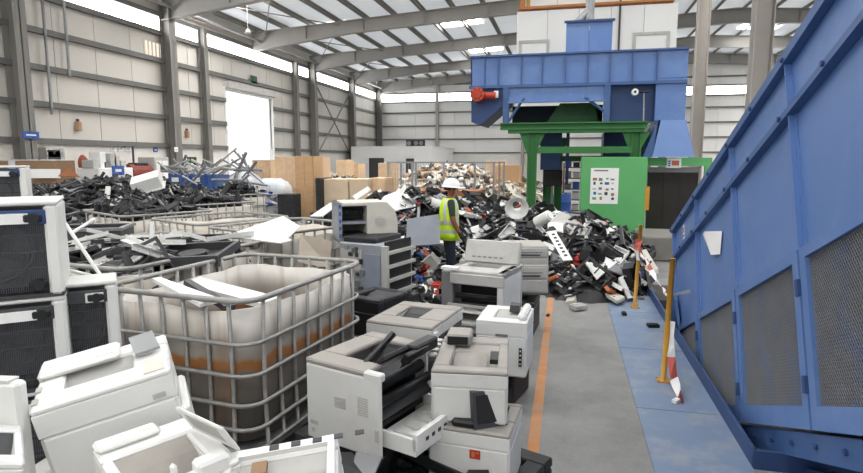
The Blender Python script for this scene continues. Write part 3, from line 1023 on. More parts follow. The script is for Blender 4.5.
za, zb2 = 0.83, 0.80
A = Vector((p1.x + .03, p1.y - .03, za)); B = Vector((p2.x + .02, p2.y + .03, zb2))
pts = [A]
for k in range(1, 9):
    f = k / 9
    q = A.lerp(B, f); q.z -= .30 * math.sin(PI * f) * (1 - .35 * f)
    q.x += .13 * math.sin(PI * f)
    pts.append(q)
pts.append(B)
tape('red and white tape sagging between the two yellow posts', pts)
tape('short loose end of barrier tape reaching from nearer post toward conveyor', [B, B + Vector((.09, .02, .015)), B + Vector((.17, .0, .05))], start=.15)
tape('red and white tape hanging down the nearer yellow post', [B + Vector((.02, -.06, -.22)), B + Vector((.03, -.065, -.55)), B + Vector((.05, -.14, -.72)), (p2.x + .07, p2.y - .5, .03)], w=.075, start=.1, seg=.1)
tape('red and white tape bunched on the farther yellow post', [A + Vector((-.02, -.03, .12)), A + Vector((-.05, -.05, -.02)), A + Vector((-.02, -.04, -.16))], w=.09, seg=.07)
# ================================================================== CAGED TOTES
def rrect(w, d, r, n=4):
    pts = []
    for cx, cy, a0 in ((w / 2 - r, d / 2 - r, 0), (-w / 2 + r, d / 2 - r, 90), (-w / 2 + r, -d / 2 + r, 180), (w / 2 - r, -d / 2 + r, 270)):
        for k in range(n + 1):
            a = R(a0 + 90 * k / n)
            pts.append((cx + r * math.cos(a), cy + r * math.sin(a)))
    return pts


def make_tote(label, M, w=1.13, d=1.42, h=1.06, tank=None, group=None, stain=True):
    t = thing('caged_tote', label, 'tote', M, group)
    rim = rrect(w, d, .13)
    zs = [.15, .28, .43, .61, .80, h]
    for z in zs:
        MB().tube([(x, y, z) for x, y in rim], .019 if z == h else .0135, 6, True).build('cage_ring', CAGEM, t, True)
    # upright bars, each pressed slightly inward
    bar = {}
    def upright(x, y, nx, ny):
        MB().tube([(x, y, .14), (x - nx * .012, y - ny * .012, h / 2), (x, y, h - .005)], .013, 6).build('cage_bar', CAGEM, t, True)
    nx_, ny_ = 6, 8
    for k in range(nx_):
        x = -w / 2 + .15 + (w - .3) * k / (nx_ - 1)
        upright(x, -d / 2 + .013, 0, -1); upright(x, d / 2 - .013, 0, 1)
    for k in range(ny_):
        y = -d / 2 + .15 + (d - .3) * k / (ny_ - 1)
        upright(-w / 2 + .013, y, -1, 0); upright(w / 2 - .013, y, 1, 0)
    # tank cut open at the top
    rr = random.Random(int(w * 1000 + d * 777))
    outer, inner = [], []
    base = rrect(w - .075, d - .075, .16, 5)
    # more points along sides
    loop = []
    for i, p in enumerate(base):
        q = base[(i + 1) % len(base)]
        L = math.hypot(q[0] - p[0], q[1] - p[1])
        k = max(1, int(L / .12))
        for j in range(k):
            loop.append((p[0] + (q[0] - p[0]) * j / k, p[1] + (q[1] - p[1]) * j / k))
    N = len(loop)
    rings = []
    for z, f in ((.16, .93), (.2, 1), (.4, 1.008), (.6, 1.006), (.8, 1.004), (None, 1.0)):
        ring = []
        for i, (x, y) in enumerate(loop):
            zz = z if z else h - .075 + .035 * noise.noise(Vector((x * 3, y * 3, w * 9)))
            b = f + .006 * math.sin(i * 1.9 + (z or 1) * 5)
            ring.append((x * b, y * b, zz))
        rings.append(ring)
    inn = []
    for ring in reversed(rings):
        inn.append([(x * .985, y * .985, z + (.012 if z < .25 else 0)) for x, y, z in ring])
    mb = MB()
    mb.loft(rings + inn, cap=True)
    mb.build('plastic_tank', tank or TANKM, t, True)
    # pallet
    for x in (-w / 2 + .06, 0, w / 2 - .06):
        qbox('pallet_runner', (x - .05, -d / 2 + .02, 0), (x + .05, d / 2 - .02, .1), DGREY, t, .008)
    qbox('pallet_deck', (-w / 2, -d / 2, .1), (w / 2, d / 2, .14), STEEL, t, .006)
    return t


def tote_at(label, cx, cy, rz, z=.14, **k):
    return make_tote(label, T((cx, cy, z), (0, 0, R(rz))), **k)


tote_at('rust-stained open caged tote in the foreground beside white printers', -2.20, 3.62, -7)
tote_at('milky caged tote with white sheets sticking out of it', -3.35, 6.45, -24, tank=TANKW, d=1.4, w=1.25)
tote_at('nearly empty milky caged tote left of the one with white sheets', -4.68, 7.12, -26, tank=TANKW, d=1.4, w=1.3)
tote_at('caged tote filled with dark printer frames behind rusty tote', -3.78, 4.5, -8, tank=TANKW, w=1.55, d=1.75)
tote_at('milky caged tote below the toner heap, nearest the white bundle', -6.75, 9.75, -28, tank=TANKW, d=1.5, w=1.3)
tote_at('milky caged tote holding toner cartridges behind the empty tote', -6.5, 7.9, -28, tank=TANKW, d=1.4, w=1.6)
tote_at('caged tote at far end of toner heap before wrapped bundle', -7.85, 12.2, -28, tank=TANKW, d=1.5, w=1.3)
# pallets under the totes (flat wooden boards, each tote stands on one)
def pallet(label, M, w, d):
    p = thing('wooden_pallet', label, 'pallet', M, 'pallets under the caged totes')
    for x in (-w / 2 + .07, 0, w / 2 - .07):
        qbox('bearer', (x - .05, -d / 2, .0), (x + .05, d / 2, .11), WOOD2, p)
    k = int(d / .16)
    for i in range(k):
        y = -d / 2 + .06 + (d - .12) * i / (k - 1)
        qbox('board', (-w / 2, y - .055, .112), (w / 2, y + .055, .136), WOOD2, p)


for (nm, cx, cy, rz, w, d) in (('wooden pallet under rust-stained foreground tote', -2.2, 3.62, -7, 1.15, 1.4), ('wooden pallet under tote with white sheets', -3.35, 6.45, -24, 1.3, 1.4),
                               ('wooden pallet under tote of dark printer frames', -3.78, 4.5, -8, 1.5, 1.6), ('wooden pallet under nearly empty milky tote', -4.62, 7.05, -26, 1.4, 1.4),
                               ('wooden pallet under tote nearest the white bundle', -6.75, 9.75, -28, 1.3, 1.4), ('wooden pallet under tote behind the empty tote', -6.5, 7.9, -28, 1.5, 1.3),
                               ('wooden pallet under farthest tote by toner heap', -7.85, 12.2, -28, 1.3, 1.4)):
    pallet(nm, T((cx, cy, 0), (0, 0, R(rz))), w, d)

# white sheets in the second tote
def plate_thing(name, label, cat, pts, th, m, group=None):
    P = [Vector(p) for p in pts]
    nrm = (P[1] - P[0]).cross(P[2] - P[0]).normalized() * th
    k = len(P)
    o = sum(P, Vector()) / k
    mb = MB().add([p - o for p in P] + [p - o + nrm for p in P], [list(range(k)), list(range(k, 2 * k))] + [(i, (i + 1) % k, k + (i + 1) % k, k + i) for i in range(k)])
    ob = mb.build(name, m)
    ob.location = o
    return tag(ob, label, cat, group)


plate_thing('plastic_sheet', 'large white plastic sheet leaning out of milky tote', 'panel', [atd(236, 232, 6.0), atd(283, 216, 6.5), atd(300, 226, 6.2), atd(288, 238, 5.8)], .012, WHITE2)
plate_thing('plastic_sheet', 'white plastic sheet lying beneath the leaning sheet in milky tote', 'panel', [atd(228, 236, 5.8), atd(262, 226, 6.2), atd(292, 240, 5.7), atd(280, 243, 5.5)], .012, WHITE)
plate_thing('film_sheet', 'crumpled pale film sheet hanging at the right of milky tote', 'sheet', [atd(300, 234, 5.4), atd(332, 241, 5.5), atd(330, 268, 5.5), atd(298, 262, 5.3)], .01, mat('dusty_film', 'b3a898', .4, var=.15, scale=8, bump=.5))
# junk inside the rusty tote
plate_thing('printer_cover', 'long white panel lying across inside rusty tote', 'panel', [atd(184, 283, 3.9), atd(200, 277, 4.1), atd(280, 297, 3.75), atd(262, 304, 3.55)], .03, WHITE)
plate_thing('printer_cover', 'white panel with black edge sloping down into rusty tote', 'panel', [atd(152, 278, 3.7), atd(160, 277, 3.75), atd(222, 299, 3.45), atd(200, 304, 3.3)], .02, WHITE2)
plate_thing('dark_strip', 'dark grey strip between white panels in rusty tote', 'strip', [atd(184, 280, 3.75), atd(190, 279, 3.8), atd(236, 305, 3.5), atd(224, 306, 3.45)], .03, DGREY)
# ================================================================== PRINTERS
def vent(parent, x, z, w, h, y, m=None, rows=6):
    """block of thin horizontal slots on the near face"""
    mb = MB()
    for k in range(rows):
        zz = z - h / 2 + h * (k + .5) / rows
        mb.b2((x - w / 2, y - .0025, zz - h / rows * .28), (x + w / 2, y + .001, zz + h / rows * .28))
    o = mb.build('vent_slots', m or MGREY, parent)
    o['kind'] = 'stuff'
    return o


def closed_printer(name, label, P, Q, d, h, body=None, cover=None, tray=None, pitch=0.0, rec=(.18, .82, .2, .85), coverh=.07,
                   panel=True, slots=True, group=None, ch=.014, front_tray=True, w=None, cat='printer', screen=False):
    Mx, w0 = edge_pose(P, Q, d, h, pitch)
    w = w or w0
    body = body or WHITE; cover = cover or body; tray = tray or MGREY
    t = thing(name, label, cat, Mx, group)
    bh = h - coverh
    # body with a hollow top: walls and floor
    x0, x1 = -w / 2 + w * rec[0], -w / 2 + w * rec[1]
    y0, y1 = -d / 2 + d * rec[2], -d / 2 + d * rec[3]
    MB().box((0, 0, bh / 2 - .025), (w, d, bh - .05), ch=ch).build('body', body, t)
    MB().frame(-w / 2, w / 2, -d / 2, d / 2, bh - .052, h - .024, x0, x1, y0, y1, ch=.003).build('upper_body', body, t)
    MB().frame(-w / 2, w / 2, -d / 2, d / 2, h - .026, h, x0, x1, y0, y1, ch=ch * .6).build('top_cover', cover, t)
    # sloping output tray: low at one end of the well
    MB().prism([(y0, bh - .045), (y1, bh - .045), (y1, h - .012), (y1 - (y1 - y0) * .35, h - .03)], x0, x1, 'x').build('output_tray', tray, t)
    MB().b2((x0 + .004, y0, bh - .04), (x1 - .004, y0 + .012, h - .015)).build('exit_slot', BLACK, t)
    # horizontal seam and paper drawer on the near face
    if front_tray:
        dr = MB().box((0, -d / 2 - .004, h * .17), (w * .96, .022, h * .27), ch=.006).build('paper_drawer', body, t)
        MB().b2((-w * .16, -d / 2 - .0165, h * .25), (w * .16, -d / 2 - .008, h * .285)).build('drawer_grip', DGREY, dr)
        MB().b2((-w * .49, -d / 2 - .003, h * .312), (w * .49, -d / 2 + .004, h * .322)).build('seam', DGREY, t)
    if slots:
        vent(t, w * .28, h * .62, w * .16, h * .16, -d / 2 - .001)
    if panel:
        pn = MB().box((-w * .34, -d / 2 + d * .09, h + .012), (w * .22, d * .14, .03), ch=.008).build('control_panel', DGREY, t)
        MB().b2((-w * .41, -d / 2 + d * .05, h + .0275), (-w * .3, -d / 2 + d * .13, h + .029)).build('display', SCREEN, pn)
        MB().cyl((-w * .27, -d / 2 + d * .09, h + .026), (-w * .27, -d / 2 + d * .09, h + .031), .009, n=10).build('button', PAPER, pn)
    return t, Mx, w


Z = Vector((0, 0, 1))

# ---- large white printer with its right side torn open
h, d = .49, .60
P, Q = atz(305, 357, .9), atz(380, 376, .9)
Mx, w = edge_pose(P, Q, d, h)
t = thing('laser_printer', 'white laser printer with right side torn open showing black rollers', 'printer', Mx)
MB().b2((-w / 2, -d / 2, 0.02), (w / 2, -d / 2 + .025, h - .03), ch=.01).build('side_panel', WHITE, t)
MB().b2((-w / 2, d / 2 - .025, 0.02), (w / 2 - .1, d / 2, h - .03), ch=.01).build('side_panel', WHITE, t)
MB().b2((-w / 2, -d / 2 + .025, 0.02), (-w / 2 + .025, d / 2 - .025, h - .03), ch=.008).build('rear_panel', WHITE, t)
MB().frame(-w / 2, w / 2 - .1, -d / 2, d / 2, h - .03, h, -w * .2, w * .24, -d * .26, d * .34, ch=.008).build('top_cover', GREYTOP, t)
MB().b2((w / 2 - .12, -d / 2, h - .045), (w / 2, -d / 2 + .05, h), ch=.008).build('cover_edge', WHITE, t)
MB().prism([(-d * .24, h - .2), (d * .34, h - .2), (d * .34, h - .05), (d * .1, h - .13)], -w * .16, w * .2, 'x').build('output_well', BLACK, t)
MB().b2((-w / 2 + .03, -d / 2 + .03, .02), (w / 2 - .17, d / 2 - .03, h - .21)).build('chassis', BLACK, t)
for k, (x, z, r_) in enumerate(((w / 2 - .12, .36, .035), (w / 2 - .06, .30, .028), (w / 2 - .09, .22, .04), (w / 2 - .13, .14, .03))):
    ro = MB().cyl((x, -d / 2 + .04, z), (x, d / 2 - .05, z), r_, n=12).build('roller', BLACK if k != 2 else DGREY, t, True)
    MB().cyl((x, -d / 2 + .03, z), (x, -d / 2 + .045, z), r_ * 1.4, n=12).build('gear', LGREY, ro)
# lifted black inner lid leaning over the opening
for k, (x0_, x1_, a) in enumerate(((.1, .2, 38), (.15, .22, 55))):
    MB().box((0, 0, 0), (.07, d * .62 - k * .15, .03), ch=.006, rot=(0, -R(a), 0), M=T((w / 2 - .1 + k * .06, .02 + k * .06, h + .02 - k * .02))).build('inner_lid', BLACK, t)
MB().cyl((w * .12, -d * .3, h - .02), (w * .16, d * .1, h + .1), .02, n=8).build('lid_arm', BLACK, t)
MB().b2((w / 2 - .1, d * .1, h - .02), (w / 2 - .02, d / 2, h + .05), ch=.01).build('far_hinge_block', BLACK, t)
# drop-down tray at the right
tm = Matrix.Translation((w / 2 + .06, .04, .1))
MB().b2((-.16, -d / 2 + .02, -.03), (.12, d / 2 - .03, 0)).b2((.10, -d / 2 + .02, 0), (.13, d / 2 - .03, .09)).b2((-.16, -d / 2 + .02, 0), (.12, -d / 2 + .04, .06)).b2((-.16, d / 2 - .05, 0), (.12, d / 2 - .03, .06)).build('drop_tray', WHITE2, t, M=tm)
for k in range(4):
    MB().b2((-.1, -.18 + k * .1, .0), (.09, -.165 + k * .1, .02)).build('tray_rib', WHITE, t, M=tm)
for k in range(7):
    MB().b2((.103, -.2 + k * .06, .03), (.1335, -.175 + k * .06, .05)).build('tray_notch', BLACK, t, M=tm)
vent(t, -w * .02, h * .57, w * .15, h * .13, -d / 2 - .001, LGREY)
vent(t, w * .28, h * .60, w * .13, h * .22, -d / 2 - .001, LGREY, 8)
for (x, z) in ((-w * .42, .12), (-w * .36, .12), (-w * .40, .075)):
    MB().b2((x - .014, -d / 2 - .002, z - .012), (x + .014, -d / 2, z + .012)).build('rating_label', LGREY, t)
MB().b2((w / 2 - .035, -d / 2 - .006, h * .25), (w / 2 - .012, -d / 2 + .01, h * .38)).build('side_latch', LGREY, t)
MB().b2((-w * .3, -d / 2 + .01, 0), (w * .5, -d / 2 + .06, .03)).build('foot_recess', BLACK, t)

# ---- printer behind it, taupe top
t, Mx, w = closed_printer('laser_printer', 'white printer with taupe top behind the torn-open printer', atz(366, 320, .8), atz(432, 328, .8), .66, .46, WHITE, GREYTOP, BLACK, rec=(.25, .62, .3, .8), panel=False, slots=False, front_tray=False, coverh=.05)
MB().b2((w / 2 - .03, -.32, .04), (w / 2 + .02, -.24, .42), ch=.012).build('corner_pillar', WHITE, t)
MB().b2((w / 2 - .01, -.2, .08), (w / 2 + .01, .28, .36)).build('open_side', BLACK, t)
for k in range(3):
    MB().cyl((w / 2 + .015, -.18, .14 + k * .08), (w / 2 + .015, .26, .14 + k * .08), .022, n=10).build('roller', DGREY, t, True)
MB().b2((w * .35, -.34, .28), (w * .42, -.328, .34)).build('latch', LGREY, t)

# ---- white printer with grey curved output
t, Mx, w = closed_printer('laser_printer', 'white printer with grey curved top stacked above the red-stickered printer', atz(431, 369, .86), atz(508, 373, .86), .62, .305, WHITE, GREYTOP, GREYTOP, rec=(.22, .86, .12, .8), panel=False, slots=False, front_tray=False, coverh=.045)
m = MB()
n = 8
prof = [(-.22 + .44 * k / n, .24 + .045 * math.sin(PI * k / n)) for k in range(n + 1)]
m.prism([(a, b) for a, b in prof] + [(.22, .22), (-.22, .22)], -w * .26, w * .2, 'x').build('curved_output', GREYTOP, t, True)
MB().b2((w * .24, -.05, .225), (w * .36, .2, .283)).build('dark_well', BLACK, t)
b = MB().b2((-w * .42, .12, .298), (-w * .05, .3, .37), ch=.012).build('control_box', GREYTOP, t)
MB().b2((-w * .4, .115, .31), (-w * .1, .122, .36)).build('box_face', BLACK, b)
MB().b2((-w / 2 - .05, -.1, .2), (-w / 2 + .02, .3, .29), ch=.01).build('gear_side', BLACKD, t)
for k in range(4):
    MB().cyl((-w / 2 - .03, -.04 + k * .09, .27), (-w / 2 - .03, -.04 + k * .09, .3), .03, n=10).build('gear', LGREY, t)

# ---- printer with flip-up display and red sticker
P, Q = atz(428, 424, .55), atz(510, 436, .55)
t, Mx, w = closed_printer('laser_printer', 'white printer with flipped-up dark display and red sticker on side', P, Q, .42, .38, WHITE, GREYTOP, DGREY, rec=(.45, .85, .4, .9), panel=False, slots=False, front_tray=False, coverh=.045)
dp = MB().prism([(-.02, 0), (.02, 0), (.05, .2), (.012, .2)], -.1, .1, 'x', M=T((w * .22, -.13, .38), (0, 0, R(38)))).build('flip_display', DGREY, t)
MB().prism([(-.022, .03), (-.014, .03), (.012, .18), (.004, .18)], -.08, .08, 'x', M=T((w * .22, -.13, .38), (0, 0, R(38)))).build('display_glass', SCREEN, dp)
MB().b2((-.1, -.2, .38), (w * .1, -.1, .42), ch=.012).build('button_bank', BLACK, t)
s_ = MB().b2((w * .02, -.2135, .22), (w * .02 + .06, -.2102, .27)).build('red_sticker', RED, t)
MB().b2((w * .02 + .012, -.2147, .23), (w * .02 + .03, -.2136, .26)).build('sticker_mark', ORANGE, s_)
MB().b2((w * .02 + .036, -.2147, .252), (w * .02 + .052, -.2136, .26)).build('sticker_mark', YELLOW, s_)
MB().b2((-w * .49, -.215, .1), (w * .49, -.207, .106)).build('seam', MGREY, t)

# ---- bright white printer near the orange line
t, Mx, w = closed_printer('laser_printer', 'bright white printer standing near the orange floor line', atz(476, 319, .75), atz(527, 323, .75), .48, .45, WHITE2, WHITE2, LGREY, rec=(.3, .85, .2, .8), panel=False, slots=False, front_tray=False)
MB().b2((-w * .1, -.265, .33), (w * .14, -.258, .35)).build('grip_slot', MGREY, t)
MB().b2((w * .36, -.264, .1), (w * .42, -.259, .25)).build('icon_strip', BLACK, t)
MB().prism([(-.05, 0), (.06, 0), (.05, .06), (-.02, .05)], -.06, .02, 'x', M=T((w * .2, .1, .45))).build('black_latch', BLACK, t)
MB().b2((w * .3, -.2, .45), (w * .46, .2, .5), ch=.02).build('hump', WHITE2, t)
for k in range(4):
    MB().b2((w * .38, -.266, .115 + k * .035), (w * .40, -.2645, .13 + k * .035)).build('icon', PAPER, t)

# ---- opened copier in the middle
P, Q = atd(437, 268, 5.7), atd(504, 276, 5.4)
Q.z = P.z
h, d = .74, .6
Mx, w = edge_pose(P, Q, d, h)
t = thing('office_copier', 'opened grey copier with raised lid and exposed tray in front of worker', 'copier', Mx)
MB().b2((-w / 2, -d / 2, 0), (w / 2, d / 2, h * .3), ch=.015).build('base', LGREY, t)
MB().b2((-w / 2, d / 2 - .05, h * .3), (w / 2, d / 2, h), ch=.01).build('rear_wall', LGREY, t)
MB().b2((w / 2 - .07, -d / 2, h * .3), (w / 2, d / 2 - .05, h), ch=.01).build('right_cheek', WHITE, t)
MB().b2((-w / 2, -d / 2 + .1, h * .3), (-w / 2 + .13, d / 2 - .05, h * .95), ch=.01).build('left_cheek', MGREY, t)
for k in range(7):
    MB().cyl((-w / 2 - .012, -d / 2 + .16 + (k % 3) * .13, h * .25 + k * .07), (-w / 2 + .01, -d / 2 + .16 + (k % 3) * .13, h * .25 + k * .07), .045, n=10).build('gear', BLACKD, t)
MB().frame(-w * .3, w / 2, -d / 2, d / 2 - .05, h - .07, h, -w * .2, w * .28, -d * .1, d * .25, ch=.01).build('scanner_bed', LGREY, t)
MB().b2((-w * .3, -d / 2 - .01, h - .14), (w * .5, -d / 2 + .03, h - .03), ch=.01).build('front_bezel', LGREY, t)
MB().b2((-w * .37, d * .02, h * .32), (w * .43, d * .38, h * .85)).build('dark_cavity', BLACK, t)
MB().b2((-w * .35, -d * .45, h * .42), (w * .38, d * .05, h * .45)).build('paper_tray', PAPER, t)
MB().b2((-w * .35, -d * .47, h * .5), (w * .38, -d * .42, h * .53)).build('tray_bar', LGREY, t)
MB().cyl((-w * .36, -d * .2, h * .6), (w * .4, -d * .2, h * .6), .03, n=12).build('roller', BLACK, t, True)
MB().cyl((-w * .36, -d * .3, h * .5), (w * .4, -d * .3, h * .5), .022, n=12).build('roller', DGREY, t, True)
lid = MB().box((0, 0, .12), (w * .86, .06, .25), ch=.015, M=T((w * .07, d * .28, h), (R(-22), 0, 0))).build('raised_lid', LGREY, t)
for k in range(6):
    MB().b2((-w * .3 + k * .06, -.034, .05), (-w * .3 + k * .06 + .04, -.0301, .065), M=T((w * .07, d * .28, h), (R(-22), 0, 0))).build('lid_mark', MGREY, lid)
MB().b2((-w * .32, -d / 2 - .05, h * .28), (w * .1, -d / 2 + .02, h * .31)).build('pulled_flap', LGREY, t)
MB().b2((-w * .42, -d / 2 - .03, h + .0), (-w * .18, -d / 2 + .06, h + .025)).build('white_switch_strip', PAPER, t)

# ---- two grey wide units stacked behind it
for lab, v0, zz, hh in (('upper of two wide grey printer units behind opened copier', 246, None, .28), ('lower of two wide grey printer units behind opened copier', 265, None, .34)):
    P = atd(506, v0, 6.55); Q = atd(549, v0 + 1.5, 6.55); Q.z = P.z
    Mx, w = edge_pose(P, Q, .5, hh)
    t = thing('printer_drawer_unit', lab, 'printer', Mx)
    MB().b2((-w / 2, -.25, 0), (w / 2, .25, hh), ch=.015).build('body', mat('warm_grey_plastic', 'a19d96', .5, var=.05, scale=4), t)
    MB().b2((-w * .46, -.262, hh * .55), (w * .46, -.25, hh * .92), ch=.005).build('upper_front', LGREY, t)
    MB().b2((-w * .46, -.262, hh * .08), (w * .46, -.25, hh * .48), ch=.005).build('lower_front', LGREY, t)
    MB().b2((-w * .3, -.266, hh * .6), (w * .3, -.261, hh * .66)).build('grip_slot', DGREY, t)
    MB().b2((-w * .3, -.266, hh * .72), (w * .35, -.261, hh * .76)).build('grip_line', MGREY, t)

# ---- stripped pair left of the worker
P, Q = atd(338, 203, 6.2), atd(397, 204, 6.4)
Q.z = P.z
h, d = .44, .5
Mx, w = edge_pose(P, Q, d, h)
t = thing('printer_shell', 'cream printer shell with round vent on top of stripped chassis', 'printer', Mx)
wx = -w * .02
MB().b2((-w / 2, -d / 2, 0), (-w / 2 + .04, d / 2, h)).build('left_plate', ZINC, t)
MB().b2((-w / 2, -d / 2, h - .04), (wx, d / 2, h), ch=.008).build('top_panel', CREAM, t)
MB().b2((-w / 2, -d / 2, 0), (wx, d / 2, .05)).build('floor_panel', LGREY, t)
MB().b2((-w / 2, d / 2 - .03, 0), (wx, d / 2, h)).build('rear_panel', MGREY, t)
MB().b2((-w / 2 + .04, -d * .38, h * .45), (wx, d / 2 - .03, h * .52)).build('inner_shelf', ZINC, t)
MB().b2((-w / 2 + .04, -d * .2, h * .14), (wx, d / 2 - .03, h * .18)).build('inner_shelf', BLACK, t)
for k in range(9):
    MB().b2((-w / 2 + .05 + k * .026, -d * .3, h * .70), (-w / 2 + .066 + k * .026, -d * .05, h * .80)).build('comb_tooth', BLACK, t)
MB().b2((-w / 2 + .05, -d * .05, h * .55), (wx - .01, d * .2, h * .9)).build('dark_module', BLACKD, t)
# rounded right cover
prof = [(wx, .0), (w / 2 - .04, .0), (w / 2, .06), (w / 2, h * .55), (w / 2 - .03, h * .8), (w / 2 - .12, h), (wx, h)]
MB().prism(prof, -d / 2 - .015, d / 2, 'y').build('side_cover', CREAM, t)
m = MB()
for k in range(7):
    zz = -.055 + .11 * k / 6
    hw = math.sqrt(max(.0001, .062 ** 2 - zz ** 2))
    m.b2((w * .2 - hw, -d / 2 - .019, h * .52 + zz - .004), (w * .2 + hw, -d / 2 - .0151, h * .52 + zz + .004))
m.build('round_vent', LGREY, t)['kind'] = 'stuff'
for k in range(5):
    MB().b2((-w / 2 + .008, -d / 2 - .006, .06 + k * .08), (-w / 2 + .03, -d / 2, .1 + k * .08)).build('blue_tab', PBLUE, t)

P, Q = atd(339, 240, 6.1), atd(381, 246, 5.85)
Q.z = P.z
h, d = .62, .62
Mx, w = edge_pose(P, Q, d, h)
t = thing('printer_chassis', 'stripped zinc printer chassis with open racks below cream shell', 'printer', Mx)
MB().b2((-w / 2, -d / 2, 0), (w / 2, d / 2, h * .97), ch=.01).build('body', ZINC, t)
MB().b2((w * .12, -d / 2 - .01, .08), (w * .48, -d / 2, h * .8)).build('zinc_cover', mat('blue_grey_zinc', '878e9c', .5, .1), t)
MB().b2((-w * .45, -d / 2 - .012, h * .5), (w * .05, -d / 2, h * .86)).build('circuit_board', LGREY, t)
rr = random.Random(3)
for k in range(16):
    x, z = rr.uniform(-w * .44, w * .02), rr.uniform(h * .1, h * .88)
    MB().b2((x, -d / 2 - .025, z), (x + rr.uniform(.02, .07), -d / 2 - .005, z + rr.uniform(.02, .06))).build('component', rr.choice([BLACKD, MGREY, STEEL, DGREY]), t)
for k in range(4):
    z = .06 + k * .145
    MB().b2((w / 2, -d / 2 + .02, z), (w / 2 + .06, d / 2 - .02, z + .03)).build('rack_shelf', LGREY, t)
    MB().b2((w / 2 + .001, -d / 2 + .06, z + .03), (w / 2 + .02, d / 2 - .06, z + .13)).build('rack_cavity', BLACK, t)
MB().b2((w / 2, -d / 2, 0), (w / 2 + .065, -d / 2 + .05, h * .95)).build('rack_post', LGREY, t)
MB().b2((-w * .48, -d / 2 + .05, h * .97), (w * .3, d / 2 - .05, h * 1.06), ch=.01).build('dark_top', BLACKD, t)
MB().b2((w * .05, -d / 2 - .13, 0), (w * .5, -d / 2 + .02, .03)).build('white_ledge', WHITE, t)
# support under it
MB_sup = None
b_ = Mx.translation
if b_.z > .1:
    tt = thing('black_printer', 'black printer body supporting the stripped zinc chassis', 'printer', T((b_.x, b_.y, 0), (0, 0, Mx.to_euler().z)))
    MB().b2((-w / 2, -d / 2, 0), (w / 2 + .1, d / 2, b_.z - .002), ch=.01).build('body', BLACKD, tt)
    MB().b2((-w * .4, -d / 2 - .01, .08), (w * .4, -d / 2, .16)).build('drawer_front', DGREY, tt)

# black printer beside the rusty tote
t, Mx, w = closed_printer('black_printer', 'black printer standing between rusty tote and white printers', atz(349, 296, .8), atz(372, 300, .8), .45, .5, BLACK, BLACKD, DGREY, panel=False, slots=False, w=.4)
# white plate ledge by chassis
# blue-grey flat plate near worker
plate_thing('steel_plate', 'flat blue-grey metal plate standing in the pile behind worker', 'plate', [atd(406, 246, 7.9), atd(407, 219, 8.4), atd(439, 214, 8.6), atd(440, 244, 8.1)], .015, mat('blue_grey_plate', '676c76', .5, .0, var=.06))

# ---- bottom left corner printers
P, Q = atd(28, 412, 1.92), atd(170, 368, 2.1)
t, Mx, w = closed_printer('laser_printer', 'large white printer tilted up on its corner in lower left', P, Q, .38, .46, WHITE2, WHITE2, LGREY, rec=(.2, .72, .3, .72), panel=False, slots=False, front_tray=False, coverh=.06, pitch=R(4))
MB().b2((-w * .5, .04, .46), (w * .12, .185, .49), ch=.012).build('rear_ridge', WHITE2, t)
MB().b2((-w * .12, .06, .49), (w * .08, .12, .494)).build('label_inset', PAPER, t)
MB().b2((w * .22, .0, .46), (w * .40, .15, .485), ch=.01).build('flap_frame', WHITE2, t)
MB().box((w * .33, .05, .495), (w * .2, .13, .012), rot=(R(12), 0, R(8))).build('flap_glass', mat('smoky_flap', '8f9192', .2), t)
MB().b2((w * .30, -.18, .44), (w * .46, -.06, .465)).build('corner_pocket', CREAM, t)
for k in range(3):
    MB().b2((-w * .49, -.16 + k * .1, .461), (-w * .45, -.12 + k * .1, .468)).build('cover_tab', LGREY, t)
MB().b2((w * .32, -.194, .36), (w * .42, -.189, .38)).build('embossed_mark', LGREY, t)
MB().b2((w / 2 - .002, -.2, .05), (w / 2 + .03, .1, .3), ch=.01).build('side_flap', WHITE2, t)
P, Q = atd(15, 384, 1.9), atd(27, 378, 1.95)
Mx, w = edge_pose(P, Q, .35, .42)
t = thing('printer_door', 'narrow white printer door standing at left of tilted printer', 'door', Mx)
MB().b2((-w / 2, -.18, 0), (w / 2, .18, .42), ch=.012).build('panel', WHITE2, t)
MB().b2((-w / 2 + .004, -.15, .42), (w / 2 - .004, .15, .428)).build('edge_cap', WHITE, t)

P, Q = atd(128, 505, 1.62), atd(240, 458, 1.84)
t, Mx, w = closed_printer('laser_printer', 'white printer with grey paper tray at bottom edge, below tilted printer', P, Q, .40, .36, WHITE2, WHITE2, GREYTOP, rec=(.1, .8, .12, .72), panel=False, slots=False, front_tray=False, coverh=.06, pitch=R(2))
MB().b2((-w * .5, .13, .36), (w * .1, .2, .385), ch=.01).build('rear_ridge', WHITE2, t)
MB().b2((-w * .1, .15, .385), (w * .06, .18, .389)).build('label_inset', PAPER, t)
MB().b2((-w * .12, -.2, .36), (-w * .07, -.17, .42), ch=.008).build('paper_guide', WHITE2, t)
fl_ = MB().box((w * .38, -.05, .42), (w * .03, .26, .12), ch=.008, rot=(0, R(-28), R(12))).build('raised_flap', WHITE2, t)
MB().box((w * .362, -.05, .425), (.006, .18, .07), rot=(0, R(-28), R(12))).build('flap_window', LGREY, t)
MB().b2((w * .1, -.2, .34), (w * .42, -.14, .39), ch=.01).build('front_rail', WHITE2, t)
P, Q = atd(212, 522, 1.66), atd(338, 498, 1.7)
t, Mx, w = closed_printer('laser_printer', 'white scanner bed with open lid frame at bottom edge beside tote', P, Q, .26, .2, WHITE2, WHITE2, LGREY, rec=(.1, .9, .2, .8), panel=False, slots=False, front_tray=False, coverh=.05, pitch=R(16))
MB().frame(-w * .48, w * .48, -.12, .12, .2, .218, -w * .42, w * .42, -.09, .09).build('lid_lip', WHITE2, t)
MB().b2((-w * .25, .02, .19), (-w * .12, .07, .205)).build('tan_pad', CARD, t)
